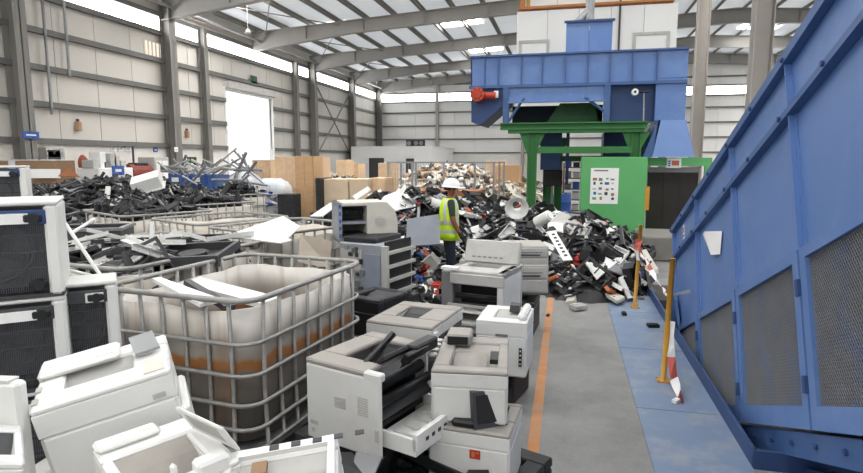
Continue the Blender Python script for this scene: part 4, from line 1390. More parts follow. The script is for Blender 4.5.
for k in range(5):
    MB().b2((-w * .1 + k * .07, .095, .218), (-w * .1 + k * .07 + .03, .115, .222)).build('lid_slot', DGREY, t)
P, Q = atd(-30, 462, 1.62), atd(26, 462, 1.7)
t, Mx, w = closed_printer('laser_printer', 'white printer cut off by lower left corner of picture', P, Q, .3, .3, WHITE2, WHITE2, DGREY, panel=False, slots=False, front_tray=False)

# ---- stack of supporting printers, mostly hidden, darker bodies
low = [(-1.95, 1.95, 0, .62, .5, .40, 8, WHITE, 'white printer at floor under the tilted printer'),
       (-1.95, 1.95, .402, .6, .5, .27, 5, LGREY, 'grey printer directly below the tilted white printer'),
       (-1.35, 1.95, 0, .5, .5, .38, -15, LGREY, 'grey printer at floor under the grey-tray printer'),
       (-1.32, 1.98, .382, .48, .46, .27, -10, BLACKD, 'black printer under the grey-tray printer'),
       (-1.16, 3.16, 0, .58, .62, .395, -22, BLACKD, 'dusty black printer under the torn-open printer'),
       (-1.0, 4.2, 0, .58, .6, .33, -10, BLACKD, 'dark printer under the taupe-topped printer'),
       (-.42, 3.28, 0, .60, .6, .17, -22, BLACKD, 'flat black printer base under red-stickered printer'),
       (-.52, 4.78, 0, .42, .4, .29, -15, BLACKD, 'black printer base under bright white printer'),
       (-.75, 5.6, 0, .7, .6, .16, -20, BLACKD, 'black printer base under opened copier'),
       (-.6, 6.75, 0, .62, .5, .38, -5, BLACKD, 'black printer base under wide grey units'),
       (-1.05, 2.42, 0, .5, .42, .40, -35, BLACKD, 'black printer with open lid at bottom edge before torn-open printer')]
for (x, y, z, w, d, h, rz, m, lab) in low:
    t = thing('laser_printer', lab, 'printer', T((x, y, z), (0, 0, R(rz))))
    MB().b2((-w / 2, -d / 2, 0), (w / 2, d / 2, h - .06), ch=.015).build('body', m, t)
    MB().frame(-w / 2, w / 2, -d / 2, d / 2, h - .06, h, -w * .3, w * .3, -d * .3, d * .3, ch=.01).build('top_cover', m, t)
    MB().b2((-w * .3, -d * .3, h - .06), (w * .3, d * .3, h - .05)).build('well', DGREY, t)
    MB().b2((-w * .46, -d / 2 - .012, h * .12), (w * .46, -d / 2, h * .5), ch=.005).build('paper_drawer', DGREY if m is BLACKD else LGREY, t)
# dark lid and grey flap in front of the torn-open printer
plate_thing('loose_lid', 'open black printer lid at the bottom edge below torn-open printer', 'lid', [atd(322, 452, 2.75), atd(352, 452, 2.9), atd(372, 478, 2.6), atd(318, 482, 2.5)], .02, BLACK)
plate_thing('loose_lid', 'dusty grey printer flap beside the open black lid', 'lid', [atd(356, 452, 2.85), atd(382, 456, 2.8), atd(372, 480, 2.55), atd(350, 478, 2.6)], .015, MGREY)

# ================================================================== MESH-FRONT CABINETS AT LEFT EDGE
MESHD = mat('dark_mesh_front', '8a8b8e', .5, .2, var=.1, scale=3)
BARM = mat('grille_bar', '47484c', .5)


def mesh_cabinet(label, P, w, h, d, rz, blue=False):
    t = thing('mesh_front_cabinet', label, 'cabinet', T(P, (0, 0, R(rz))))   # origin = base centre of the front face
    MB().b2((-w / 2, 0, 0), (-w / 2 + .06, d, h), ch=.012).build('side_frame', WHITE2, t)
    MB().b2((w / 2 - .06, 0, 0), (w / 2, d, h), ch=.012).build('side_frame', WHITE2, t)
    MB().b2((-w / 2, 0, h), (w / 2, d, h + .02), ch=.006).build('top_panel', WHITE, t)
    MB().b2((-w / 2, .0, -.0), (w / 2, d, .02)).build('bottom_panel', DGREY, t)
    MB().b2((-w / 2 + .06, d * .5, .02), (w / 2 - .06, d * .52, h - .01)).build('inner_plate', MESHD, t)
    # slatted see-through front
    k = int((w - .14) / .0085)
    mb = MB()
    for i in range(k):
        x = -w / 2 + .07 + (w - .14) * i / (k - 1)
        mb.b2((x - .0018, .018, .03), (x + .0018, .022, h - .03))
    for i in range(5):
        z = .06 + (h - .12) * i / 4
        mb.b2((-w / 2 + .06, .02, z - .003), (w / 2 - .06, .03, z + .003))
    mb.build('front_grille', BARM, t)['kind'] = 'stuff'
    # fan ring behind the grille
    MB().tube([(.16 * w / .5 * math.cos(a * PI / 12) - w * .05, d * .35, h * .5 + .16 * h / .45 * math.sin(a * PI / 12)) for a in range(24)], .014, 6, True).build('fan_ring', MGREY, t, True)
    for a in range(4):
        MB().box((0, 0, .075), (.05, .006, .14), rot=(0, 0, .5), M=T((-w * .05, d * .35, h * .5), (0, a * PI / 2 + .4, 0))).build('fan_blade', MGREY, t)
    # top bar with label and black corner lock
    br = MB().b2((-w / 2 + .06, -.005, h - .09), (w / 2 - .05, .02, h - .02), ch=.005).build('top_bar', BLUES if blue else DGREY, t)
    MB().b2((w * .0, -.012, h - .085), (w * .28, -.004, h - .035)).build('label_plate', PAPER, br)
    for zz in (h - .06, .07):
        MB().cyl((w / 2 - .10, -.03, zz), (w / 2 - .10, .03, zz), .024, n=12).build('corner_knob', BLACK, t)
        MB().b2((w / 2 - .14, -.02, zz - .018), (w / 2 - .065, .015, zz + .018), ch=.006).build('knob_base', BLACK, t)
    return t


def cab_at(label, u, v, depth, w, h, d, rz, **k):
    """right end of the front top edge sits at this point"""
    c = atd(u, v, depth)
    a = R(rz)
    P = c - Vector((math.cos(a), math.sin(a), 0)) * (w / 2)
    P.z = c.z - h
    return mesh_cabinet(label, P, w, h, d, rz, **k)


DP = 2.8
c0 = atd(57, 205, DP)
hh = .45
zt = c0.z
cab_at('white-framed cabinet with dark slatted front, topmost at left edge', 57, 205, DP, .55, hh, .5, 42, blue=True)
for k, lab in ((1, 'white-framed cabinet with dark slatted front, second from top at left edge'), (2, 'white-framed cabinet with dark slatted front, lowest at left edge')):
    a = R(42)
    P = c0 - Vector((math.cos(a), math.sin(a), 0)) * .275
    P.z = zt - hh - k * (hh + .022)
    if P.z > -.2:
        P.z = max(P.z, 0)
        mesh_cabinet(lab, P, .55, hh if k == 1 else min(hh, zt - 2 * (hh + .022)), .5, 42)
c1 = atd(117, 284, 3.08)
a = R(42)
P = c1 - Vector((math.cos(a), math.sin(a), 0)) * .15
P.z = c1.z - .42
mesh_cabinet('white-framed slatted cabinet standing against rusty tote', P, .30, .42, .26, 42)
P = P.copy(); P.z -= .442
mesh_cabinet('slatted cabinet under the one standing against rusty tote', P, .30, .42, .26, 42)
tt = thing('white_crate', 'low white crate under slatted cabinets against rusty tote', 'crate', T((P.x, P.y, 0), (0, 0, a)))
MB().b2((-.15, 0, 0), (.15, .26, P.z - .002), ch=.01).build('body', WHITE, tt)
MB().b2((-.12, -.008, .03), (.12, 0, P.z - .03), ch=.003).build('front', LGREY, tt)
c2 = atd(13, 168, 5.6)
mesh_cabinet('white-framed cabinet peeking above the left stack, farthest back', Vector((c2.x - .3, c2.y, c2.z - .5)), .6, .5, .4, 42, blue=True)
mesh_cabinet('white-framed cabinet under the farthest cabinet behind left stack', Vector((c2.x - .3, c2.y, c2.z - 1.022)), .6, .5, .4, 42)
MB_b = thing('white_crate', 'white crate base below the cabinets behind left stack', 'crate', T((c2.x - .3, c2.y, 0), (0, 0, R(42))))
MB().b2((-.3, 0, 0), (.3, .4, c2.z - 1.024), ch=.01).build('body', WHITE, MB_b)
MB().b2((-.25, -.01, .1), (.25, 0, c2.z - 1.12), ch=.004).build('front', LGREY, MB_b)
# ================================================================== SCRAP PIECES
rg = random.Random(42)


def lib_frame(w, d, h, t, m, bars=1):
    mb = MB().frame(-w / 2, w / 2, -d / 2, d / 2, 0, h, -w / 2 + t, w / 2 - t, -d / 2 + t, d / 2 - t)
    for k in range(bars):
        x = -w / 2 + w * (k + 1) / (bars + 1)
        mb.b2((x - t * .3, -d / 2 + t, h * .2), (x + t * .3, d / 2 - t, h * .7))
    return mb.mesh('open_frame', m)


def lib_shell(w, d, h, m, t=.012):
    mb = MB().b2((-w / 2, -d / 2, 0), (w / 2, d / 2, t))
    mb.b2((-w / 2, -d / 2, t), (-w / 2 + t, d / 2, h)).b2((w / 2 - t, -d / 2, t), (w / 2, d / 2, h * .8))
    mb.b2((-w / 2 + t, -d / 2, t), (w / 2 - t, -d / 2 + t, h)).b2((-w / 2 + t, d / 2 - t, t), (w / 2 - t, d / 2, h * .6))
    mb.b2((-w * .2, -d * .3, t), (w * .1, d * .2, h * .35))
    return mb.mesh('open_shell', m)


def lib_panel(w, d, m, th=.014, lip=.05):
    mb = MB().b2((-w / 2, -d / 2, 0), (w / 2, d / 2, th))
    mb.b2((-w / 2, -d / 2, -lip), (-w / 2 + th, d / 2, 0)).b2((-w / 2, d / 2 - th, -lip), (w / 2, d / 2, 0))
    mb.prism([(w / 2, 0), (w / 2, th), (w / 2 + .06, -.03), (w / 2 + .05, -.04)], -d / 2, d / 2, 'y')
    mb.b2((-w * .25, -d * .3, th), (w * .25, -d * .22, th + .008)).b2((-w * .25, -d * .1, th), (w * .25, -d * .02, th + .008))
    return mb.mesh('cover_panel', m)


def lib_cartridge(L, m):
    mb = MB()
    mb.prism([(-.05, 0), (.05, 0), (.06, .035), (.03, .075), (-.035, .085), (-.06, .04)], -L / 2, L / 2, 'x', mi=0)
    mb.cyl((-L / 2 - .01, .045, .03), (L / 2 + .01, .045, .03), .022, n=8, mi=1)
    mb.box((-L / 2 - .012, 0, .042), (.024, .13, .095), ch=.01)
    mb.box((L / 2 + .012, 0, .042), (.024, .13, .095), ch=.01)
    mb.cyl((L / 2 + .024, -.02, .05), (L / 2 + .04, -.02, .05), .026, n=8, mi=2)
    return mb.mesh('toner_cartridge', m)


def lib_roller(L, r, m):
    mb = MB().cyl((-L / 2, 0, r), (L / 2, 0, r), r, n=10).cyl((-L / 2 - .05, 0, r), (L / 2 + .05, 0, r), r * .35, n=6, mi=1).cyl((L / 2 + .01, 0, r), (L / 2 + .03, 0, r), r * 1.2, n=10, mi=1)
    return mb.mesh('roller', m)


def lib_module(w, d, h, m):
    mb = MB().box((0, 0, h / 2), (w, d, h), ch=.012)
    mb.box((w * .2, -d * .1, h), (w * .35, d * .5, h * .4), ch=.008).cyl((-w * .25, -d * .2, h), (-w * .25, -d * .2, h + .03), .03, n=8).b2((-w * .45, d * .2, h), (w * .1, d * .3, h + .025))
    mb.b2((-w * .5 - .03, -d * .2, h * .3), (-w * .5, d * .1, h * .6))
    return mb.mesh('printer_module', m)


def lib_rail(L, m):
    mb = MB().b2((-L / 2, -.025, 0), (L / 2, .025, .006)).b2((-L / 2, -.025, 0), (L / 2, -.019, .04))
    for k in range(5):
        mb.b2((-L / 2 + L * (k + .4) / 5, -.008, .006), (-L / 2 + L * (k + .6) / 5, .012, .014))
    return mb.mesh('metal_rail', m)


def lib_curved(w, L, m):
    pr = [(w / 2 * math.cos(PI * k / 8), w * .3 * math.sin(PI * k / 8)) for k in range(9)]
    pr2 = [(x * .92, z * .9) for x, z in reversed(pr)]
    return MB().prism(pr + pr2, -L / 2, L / 2, 'y').mesh('curved_cover', m)


KINDS = {
    'black_frame': ('open_frame', 'black plastic printer frame lying in the central scrap pile', 'frame', 'black frames in the scrap pile',
                    [lib_frame(.5, .36, .05, .035, BLACK), lib_frame(.42, .3, .06, .04, BLACKD, 2), lib_frame(.36, .3, .08, .03, BLACK, 0)]),
    'black_shell': ('plastic_housing', 'black hollow printer housing in the central scrap pile', 'housing', 'black housings in the scrap pile',
                    [lib_shell(.4, .3, .14, BLACKD), lib_shell(.3, .26, .18, BLACK), lib_module(.32, .24, .12, BLACKD)]),
    'white_panel': ('plastic_casing', 'white plastic cover panel in the central scrap pile', 'panel', 'white panels in the scrap pile',
                    [lib_panel(.42, .28, WHITE2), lib_panel(.5, .18, WHITE), lib_panel(.3, .3, WHITE2), lib_curved(.22, .34, WHITE2), lib_shell(.34, .24, .1, WHITE2)]),
    'cream_panel': ('plastic_casing', 'cream or grey plastic cover in the central scrap pile', 'panel', 'cream and grey covers in the scrap pile',
                    [lib_panel(.4, .3, CREAM), lib_shell(.38, .28, .12, LGREY), lib_panel(.46, .2, LGREY), lib_curved(.26, .3, MGREY)]),
    'zinc_part': ('metal_rail', 'bare sheet metal rail or plate in the central scrap pile', 'metal part', 'metal parts in the scrap pile',
                  [lib_rail(.5, STEEL), lib_rail(.36, ZINC), lib_module(.26, .2, .07, STEEL)]),
    'dark_roller': ('rubber_roller', 'dark rubber printer roller in the central scrap pile', 'roller', 'rollers in the scrap pile',
                    [lib_roller(.36, .03, [BLACK, STEEL]), lib_roller(.3, .022, [DGREY, STEEL])]),
    'red_part': ('plastic_part', 'small red or orange plastic part in the central scrap pile', 'plastic part', 'red and orange parts in the scrap pile',
                 [lib_module(.16, .12, .08, RED), lib_module(.14, .12, .07, ORANGE), lib_shell(.2, .16, .08, ORANGE)]),
    'blue_part': ('plastic_part', 'small blue plastic part in the central scrap pile', 'plastic part', 'blue parts in the scrap pile',
                  [lib_module(.13, .1, .07, PBLUE), lib_curved(.12, .12, PBLUE)]),
}


def blob(x, y, cx, cy, rx, ry, h, rot=0):
    dx, dy = x - cx, y - cy
    c, s = math.cos(rot), math.sin(rot)
    dx, dy = dx * c + dy * s, -dx * s + dy * c
    q = (dx / rx) ** 2 + (dy / ry) ** 2
    return h * (1 - q) ** .7 if q < 1 else 0


CP = [(-2.9, 11.9, 3.4, 2.4, 1.15), (-.3, 11.2, 1.9, 2.3, .95), (.35, 9.9, 1.05, 1.7, .55), (-3.3, 9.3, 1.3, 2.0, .85), (-1.5, 7.2, 1.1, 1.1, .28), (-5.3, 10.6, 1.4, 1.6, .55), (.75, 12.2, 1.0, 1.0, .55)]


def hc(x, y):
    h = max(blob(x, y, *b) for b in CP)
    if h <= 0:
        return 0
    d = math.hypot(x + 1.75, y - 8.5)
    if d < .75:
        h *= max(.1, (d - .2) / .55)
    return h * (1 + .22 * noise.noise(Vector((x * 1.3, y * 1.3, 3))))


def hit(u, v, hf, t0=3.0, t1=30.0):
    d = ray(u, v)
    t = t0
    while t < t1:
        p = _eye + d * t
        if p.z <= max(0, hf(p.x, p.y)):
            return p
        t += .03
    return _eye + d * t1


def heap_stuff(name, label, cat, hf, x0, x1, y0, y1, step, n_chip, cols, seed, size=(.05, .2), sink=.06):
    """lumpy core plus thousands of small broken bits as one object"""
    r = random.Random(seed)
    mb = MB()
    nx, ny = int((x1 - x0) / step), int((y1 - y0) / step)
    idx = {}
    for i in range(nx + 1):
        for j in range(ny + 1):
            x, y = x0 + i * step, y0 + j * step
            h = hf(x, y)
            idx[i, j] = len(mb.v)
            mb.v.append((x, y, max(-.02, h - sink + .05 * noise.noise(Vector((x * 6, y * 6, seed)))) if h > 0 else -.02))
    for i in range(nx):
        for j in range(ny):
            q = (idx[i, j], idx[i + 1, j], idx[i + 1, j + 1], idx[i, j + 1])
            if max(mb.v[k][2] for k in q) > 0:
                mb.f.append(q); mb.m.append(0)
    k = 0
    wts = [c[1] for c in cols]
    while k < n_chip:
        x, y = r.uniform(x0, x1), r.uniform(y0, y1)
        h = hf(x, y)
        if h < .02:
            continue
        k += 1
        s = r.uniform(*size)
        mi = r.choices(range(len(cols)), wts)[0]
        M = T((x, y, max(.02, h - sink * .5 + r.uniform(-.02, .05))), (r.uniform(-.7, .7), r.uniform(-.7, .7), r.uniform(0, 6.3)))
        if r.random() < .6:
            mb.box((0, 0, 0), (s * r.uniform(.6, 1.6), s * r.uniform(.2, .7), s * r.uniform(.08, .4)), M, mi=mi)
        elif r.random() < .5:
            mb.cyl((-s * .7, 0, 0), (s * .7, 0, 0), s * r.uniform(.08, .2), n=6, M=M, mi=mi)
        else:
            mb.prism([(-s, 0), (s * .6, -s * .3), (s * .8, s * .25), (-s * .3, s * .4)], 0, .012, 'z', M, mi=mi)
    o = mb.build(name, [c[0] for c in cols])
    return tag(o, label, cat, kind='stuff')


heap_stuff('scrap_bits', 'loose broken bits of black and grey plastic filling the central pile', 'scrap', hc, -7, 2.2, 6, 14.4, .14, 5200,
           [(BLACK, 46), (BLACKD, 22), (DGREY, 8), (MGREY, 5), (LGREY, 6), (WHITE2, 8), (CREAM, 3), (RED, .9), (ORANGE, 1.2), (STEEL, 4), (PBLUE, .6)], 3)


def normal(hf, x, y, e=.15):
    n = Vector((hf(x - e, y) - hf(x + e, y), hf(x, y - e) - hf(x, y + e), 2 * e))
    return n.normalized()


VARIANT = {
    'black_frame': ['black wide frame with one crossbar', 'dusty black frame with two crossbars', 'black deep empty frame'],
    'black_shell': ['dusty black shallow housing', 'black deep housing', 'black lumpy module'],
    'white_panel': ['white ribbed cover', 'long narrow white cover', 'square white cover', 'white half-round cover', 'white open shell'],
    'cream_panel': ['cream ribbed cover', 'light grey open shell', 'long light grey cover', 'mid grey half-round cover'],
    'zinc_part': ['long steel rail', 'short zinc rail', 'flat steel block'],
    'dark_roller': ['black rubber roller', 'dark grey thin roller'],
    'red_part': ['red plastic part', 'orange plastic part', 'orange open cup'],
    'blue_part': ['blue plastic block', 'blue half-round bit'],
    'toner': ['black toner cartridge with grey drum', 'dusty short toner cartridge', 'long black toner cartridge'],
    'near_bits': ['dusty black module', 'black thin frame', 'black roller with steel ends', 'dusty black shell'],
    'tframe': ['dusty black crossbar frame', 'dark grey empty frame', 'black frame with two bars', 'dusty black module', 'mid grey frame'],
    'rail': ['long steel rail', 'short grey rail'], 'wstrip': ['long white strip', 'short white strip'],
}


def zone(kind, x, y):
    if kind in ('toner', 'rail'):
        row = 'near' if y < 10 else ('middle' if y < 12 else 'far')
        side = 'right end' if x > -7.6 else ('centre' if x > -9.6 else 'left end')
        return 'on %s slope of toner heap, %s' % (row, side)
    if kind in ('tframe', 'wstrip'):
        return 'in frames tote, %s %s corner' % ('near' if y < 4.4 else 'far', 'left' if x < -3.75 else 'right')
    if kind == 'near_bits':
        if y < 4.2: return 'in debris by the red-stickered printer'
        if x < -1.3: return 'in debris before the zinc chassis'
        return 'in debris around the opened copier'
    if y < 8.3: return 'on floor debris between copier and worker'
    if x < -4.3: return 'at left foot of central pile'
    if x < -2.5: return 'in pile behind zinc chassis, %s' % ('near slope' if y < 10.5 else 'crest')
    if x < -1.0: return 'in pile beside worker, %s' % ('near slope' if y < 10.3 else 'crest')
    if x < 0.1: return 'in pile around white funnel, %s' % ('near slope' if y < 10.3 else 'crest')
    return 'on pile by yellow post, %s' % ('near edge' if y < 10 else 'toward green booth')


def scatter(kind, count, hf, box, seed, lift=.0, tilt=.5, sc=(.8, 1.15), label=None, group=None, zmin=.05, accept=None):
    name, lab, cat, grp, meshes = KINDS[kind]
    r = random.Random(seed)
    k = tries = 0
    while k < count and tries < 20000:
        tries += 1
        x, y = r.uniform(box[0], box[1]), r.uniform(box[2], box[3])
        h = hf(x, y)
        if h < zmin or (accept and not accept(x, y)):
            continue
        n = normal(hf, x, y)
        q = Vector((0, 0, 1)).rotation_difference(n)
        e = Euler((r.gauss(0, tilt), r.gauss(0, tilt), r.uniform(0, 6.28)))
        s = r.uniform(*sc)
        M = Matrix.Translation((x, y, h + lift + r.uniform(-.02, .06))) @ q.to_matrix().to_4x4() @ e.to_matrix().to_4x4() @ Matrix.Scale(s, 4)
        vi = r.randrange(len(meshes))
        o = put(name, meshes[vi], None, M)
        lb = label or lab
        if kind in VARIANT and not label:
            lb = VARIANT[kind][vi] + ' ' + zone(kind, x, y)
        elif label and kind in VARIANT:
            lb = '%s %s, %s %s corner' % (VARIANT[kind][vi], label, 'near' if y < (box[2] + box[3]) / 2 else 'far', 'left' if x < (box[0] + box[1]) / 2 else 'right')
        tag(o, lb, cat, group or grp)
        k += 1


BX = (-6.8, 2.0, 6.2, 13.6)
acc = lambda x, y: math.hypot(x + 1.75, y - 8.55) > .55
right = lambda x, y: x > -1.6 and acc(x, y)
left = lambda x, y: x < -1.5 and acc(x, y)
scatter('black_frame', 62, hc, BX, 1, accept=acc)
scatter('black_shell', 64, hc, BX, 2, accept=acc)
scatter('white_panel', 34, hc, BX, 3, accept=right, tilt=.4)
scatter('white_panel', 14, hc, BX, 33, accept=left, tilt=.4)
scatter('cream_panel', 30, hc, BX, 4, accept=acc)
scatter('zinc_part', 30, hc, BX, 5, accept=acc)
scatter('dark_roller', 24, hc, BX, 6, accept=acc)
scatter('red_part', 18, hc, BX, 7, accept=acc)
scatter('blue_part', 8, hc, BX, 8, accept=acc)

# ---- singled-out pieces of the pile
def face_cam(p, spin=0, tip=0):
    """orientation whose +z looks back toward the aisle"""
    d = (Vector((0, 0, 2)) - p).normalized()
    q = Vector((0, 0, 1)).rotation_difference(d)
    return Matrix.Translation(p) @ q.to_matrix().to_4x4() @ Euler((tip, 0, spin)).to_matrix().to_4x4()


p = atd(517, 205, 10.0)
fn = MB().lathe([(.075, 0), (.085, .0), (.11, .09), (.2, .16), (.205, .17), (.195, .165), (.1, .09), (.075, 0)], 20).build('white_funnel', WHITE2, None, True)
fn.matrix_local = face_cam(p, 0, .35); tag(fn, 'white plastic funnel with wide round mouth on the scrap pile', 'funnel')
# ribbed trays
for (u, v, dd, m, m2, lab, spin) in ((575, 233, 9.4, MGREY, mat('tray_rib_grey', 'a3a4a4', .5), 'grey ribbed tray lying tilted on right of scrap pile', -.35), (578, 249, 8.9, BLACK, mat('tray_rib_grey', 'a3a4a4', .5), 'black ribbed tray just below the grey ribbed tray', -.15)):
    p = hit(u, v, hc) - ray(u, v) * .2
    t = thing('ribbed_tray', lab, 'tray', Matrix.Translation(p) @ Euler((.62, .12, spin)).to_matrix().to_4x4())
    MB().frame(-.24, .24, -.2, .2, -.02, .03, -.215, .215, -.175, .175).build('rim', m, t)
    MB().b2((-.215, -.175, -.02), (.215, .175, -.008)).build('base', m, t)
    for k in range(4):
        x = -.15 + .1 * k
        MB().b2((x - .022, -.17, -.008), (x + .022, .17, .014)).build('rib', m2, t)
A, B = atd(551, 231, 9.2), atd(568, 260, 8.5)
ax = (B - A)
t = thing('perforated_strip', 'white strip with a row of dark holes sloping down the pile', 'strip', Matrix.Translation(A))
x_ = ax.normalized(); y_ = Vector((1, .25, .1)); y_ = (y_ - x_ * y_.dot(x_)).normalized(); z_ = x_.cross(y_)
Mq = Matrix((x_, y_, z_)).transposed().to_4x4()
L = ax.length
MB().b2((0, -.07, -.015), (L, .07, 0)).build('strip', WHITE2, t, M=Mq)
for k in range(7):
    for sgn in (1, -1):
        MB().b2((L * (.1 + .12 * k) , -.02, 0 if sgn > 0 else -.018), (L * (.1 + .12 * k) + .05, .03, .003 if sgn > 0 else -.015)).build('hole', BLACK, t, M=Mq)
p = atd(543, 219, 9.9)
cy = MB().cyl((-.14, 0, 0), (.14, 0, 0), .1, n=16).cyl((.14, 0, 0), (.17, 0, 0), .075, n=16).build('white_drum', WHITE2, None)
cy.matrix_local = Matrix.Translation(p) @ Euler((0, -.5, -.5)).to_matrix().to_4x4(); tag(cy, 'white plastic drum lying on top of the scrap pile', 'drum')
plate_list = [
    ('large white molded panel at right foot of scrap pile', [(585, 262, 9.0), (604, 246, 9.6), (617, 262, 9.2), (597, 279, 8.6)], WHITE2),
    ('white plate leaning right of the large molded panel', [(609, 252, 9.7), (614, 250, 9.8), (640, 272, 9.3), (632, 276, 9.2)], WHITE2),
    ('long white bar lying left of the perforated strip', [(505, 224, 9.6), (510, 220, 9.7), (538, 238, 9.0), (533, 243, 8.9)], WHITE2),
    ('white cover tilted above the wide grey units', [(525, 244, 8.4), (531, 236, 8.6), (556, 246, 8.4), (550, 255, 8.2)], WHITE),
    ('flat grey panel behind the funnel on the pile', [(548, 222, 10.9), (560, 212, 11.3), (585, 218, 11.4), (573, 228, 10.8)], LGREY),
    ('long white lath at the back of the pile', [(556, 213, 11.6), (558, 211, 11.6), (582, 217, 11.9), (580, 220, 11.8)], WHITE2),
    ('white panel standing slanted behind cream printer shell', [(372, 214, 8.5), (384, 196, 8.9), (400, 190, 9.0), (398, 210, 8.6)], WHITE2),
    ('bright white panel fanned right of cream printer shell', [(388, 212, 8.9), (398, 188, 9.4), (404, 190, 9.4), (416, 206, 9.0)], WHITE2),
    ('thin white blade sticking up behind cream printer shell', [(394, 201, 9.5), (405, 183, 9.8), (407, 187, 9.8), (398, 203, 9.5)], WHITE2),
    ('white sheet slanting at left of cream printer shell', [(310, 216, 9.2), (330, 203, 9.6), (345, 199, 9.6), (322, 216, 9.2)], WHITE2),
    ('white strip leaning left of the slanting white sheet', [(352, 196, 9.6), (368, 186, 9.9), (371, 190, 9.9), (356, 200, 9.6)], WHITE2),
    ('bent white cover in the middle of the pile right slope', [(531, 222, 9.6), (540, 226, 9.3), (549, 236, 9.1), (540, 236, 9.2)], WHITE),
    ('grey metal sheet on the pile beside green booth', [(566, 226, 10.4), (574, 219, 10.8), (598, 236, 10.6), (590, 241, 10.3)], LGREY),
    ('grey plastic hood at right foot of pile near post', [(598, 266, 9.4), (608, 258, 9.8), (632, 262, 9.8), (627, 276, 9.2)], MGREY),
]
for lab, pts, m in plate_list:
    cu, cv, ct = (sum(q[i] for q in pts) / len(pts) for i in range(3))
    off = (hit(cu, cv, hc) - _eye).dot(_fw) - ct - .12 if abs((hit(cu, cv, hc) - _eye).dot(_fw) - ct) < 3 else 0
    plate_thing('cover_plate', lab, 'panel', [atd(q[0], q[1], q[2] + off) for q in pts], .02, m)
# plank, jug and bits on the floor
A, B, C, D = atz(584, 284, .06), atz(590, 281, .06), atz(625, 300, .06), atz(617, 304, .06)
plate_thing('grey_plank', 'grey plank lying on floor at foot of the pile', 'plank', [A, B, C, D], -.045, CREAM)
p = atz(616, 291, 0)
jug = MB().lathe([(0, 0), (.11, .01), (.13, .05), (.13, .2), (.1, .26), (.04, .29), (.04, .33), (0, .33)], 14).build('plastic_jug', mat('milky_jug', 'd4d4cf', .4), None, True)
jug.matrix_local = Matrix.Translation((p.x - .1, p.y, .135)) @ Euler((0, R(90), .2)).to_matrix().to_4x4(); tag(jug, 'milky white jug lying on floor behind the grey plank', 'jug')
for (u, v, m, lab, s) in ((578, 310, LGREY, 'small grey slab lying on concrete near orange line', .2), (653, 328, BLACK, 'black plastic block on blue floor plate', .13), (624, 316, BLACK, 'small black bit on blue floor plate by post', .09), (548, 317, BLACK, 'tiny black scrap on the orange line', .06), (641, 300, MGREY, 'grey clip lying between farther post and kerb', .1), (676, 404, PAPER, 'crumpled tape scrap on plate beside nearer post', .07)):
    p = atz(u, v)
    o = lib_module(1, .7, .3, m) if s > .09 else lib_module(1, .6, .4, m)
    o = put('floor_scrap', o, None, Matrix.Translation((p.x, p.y, .014)) @ Euler((0, 0, rg.uniform(0, 6))).to_matrix().to_4x4() @ Matrix.Scale(s, 4))
    tag(o, lab, 'scrap')

# ================================================================== TONER HEAP AT LEFT
HL = [(-10.0, 11.0, 3.7, 3.4, 1.5), (-8.1, 9.5, 1.8, 2.0, 1.15), (-11.6, 13.2, 3, 2.6, 1.42)]


def hl(x, y):
    h = max(blob(x, y, a, b, c, d, e) for a, b, c, d, e in HL)
    return h * (1 + .10 * noise.noise(Vector((x * 1.1, y * 1.1, 8)))) if h > 0 else 0


heap_stuff('toner_rubble', 'mass of small black cartridge parts heaped by the left wall', 'scrap', hl, -14.2, -5.4, 7.2, 17, .18, 5200, [(BLACK, 60), (BLACKD, 26), (DGREY, 8), (MGREY, 5), (LGREY, 3), (STEEL, 3)], 9, size=(.07, .22))
KINDS['toner'] = ('toner_cartridge', 'black toner cartridge lying on the heap by left wall', 'toner cartridge', 'toner cartridges on the left heap',
                  [lib_cartridge(.34, [BLACK, DGREY, MGREY]), lib_cartridge(.28, [BLACKD, MGREY, BLACK]), lib_cartridge(.38, [BLACK, BLACKD, LGREY])])
KINDS['rail'] = ('metal_rail', 'bare metal rail lying on the toner heap', 'rail', 'rails on the left heap', [lib_rail(.7, STEEL), lib_rail(.5, MGREY)])
scatter('toner', 270, hl, (-13, -5.6, 7.6, 14), 21, tilt=.45, sc=(.7, 1.0), zmin=.5)
scatter('rail', 26, hl, (-12, -5.6, 7.8, 13), 22, tilt=.3, zmin=.6)
# level of cartridges inside two totes
def flat(cx, cy, rz, w, d, z):
    c, s = math.cos(R(rz)), math.sin(R(rz))
    def f(x, y):
        dx, dy = x - cx, y - cy
        a, b = dx * c + dy * s, -dx * s + dy * c
        return z + .06 * noise.noise(Vector((x * 3, y * 3, 1))) if abs(a) < w / 2 and abs(b) < d / 2 else 0
    return f


f1, f2, f3 = flat(-6.5, 7.9, -28, 1.25, 1.05, 1.2), flat(-6.75, 9.75, -28, .95, 1.15, 1.24), flat(-7.85, 12.2, -28, .95, 1.15, 1.24)
for f, n, bx, sd, lb, gp in ((f1, 24, (-7.5, -5.5, 7, 8.9), 31, 'in tote behind the empty tote', 'cartridges in the near toner tote'),
                             (f2, 18, (-7.7, -5.8, 8.8, 10.7), 32, 'in middle toner tote', 'cartridges in the middle toner tote'),
                             (f3, 14, (-8.8, -6.8, 11.2, 13.2), 34, 'in farthest toner tote', 'cartridges in the far toner tote')):
    scatter('toner', n, f, bx, sd, tilt=.3, label=lb, group=gp)
    heap_stuff('tote_rubble', {31: 'small black parts filling the tote behind the empty tote', 32: 'small black parts filling tote nearest the white bundle', 34: 'small black parts filling the farthest toner tote'}[sd], 'scrap', f, *bx, .1, 160, [(BLACK, 6), (BLACKD, 3), (MGREY, 1)], sd)
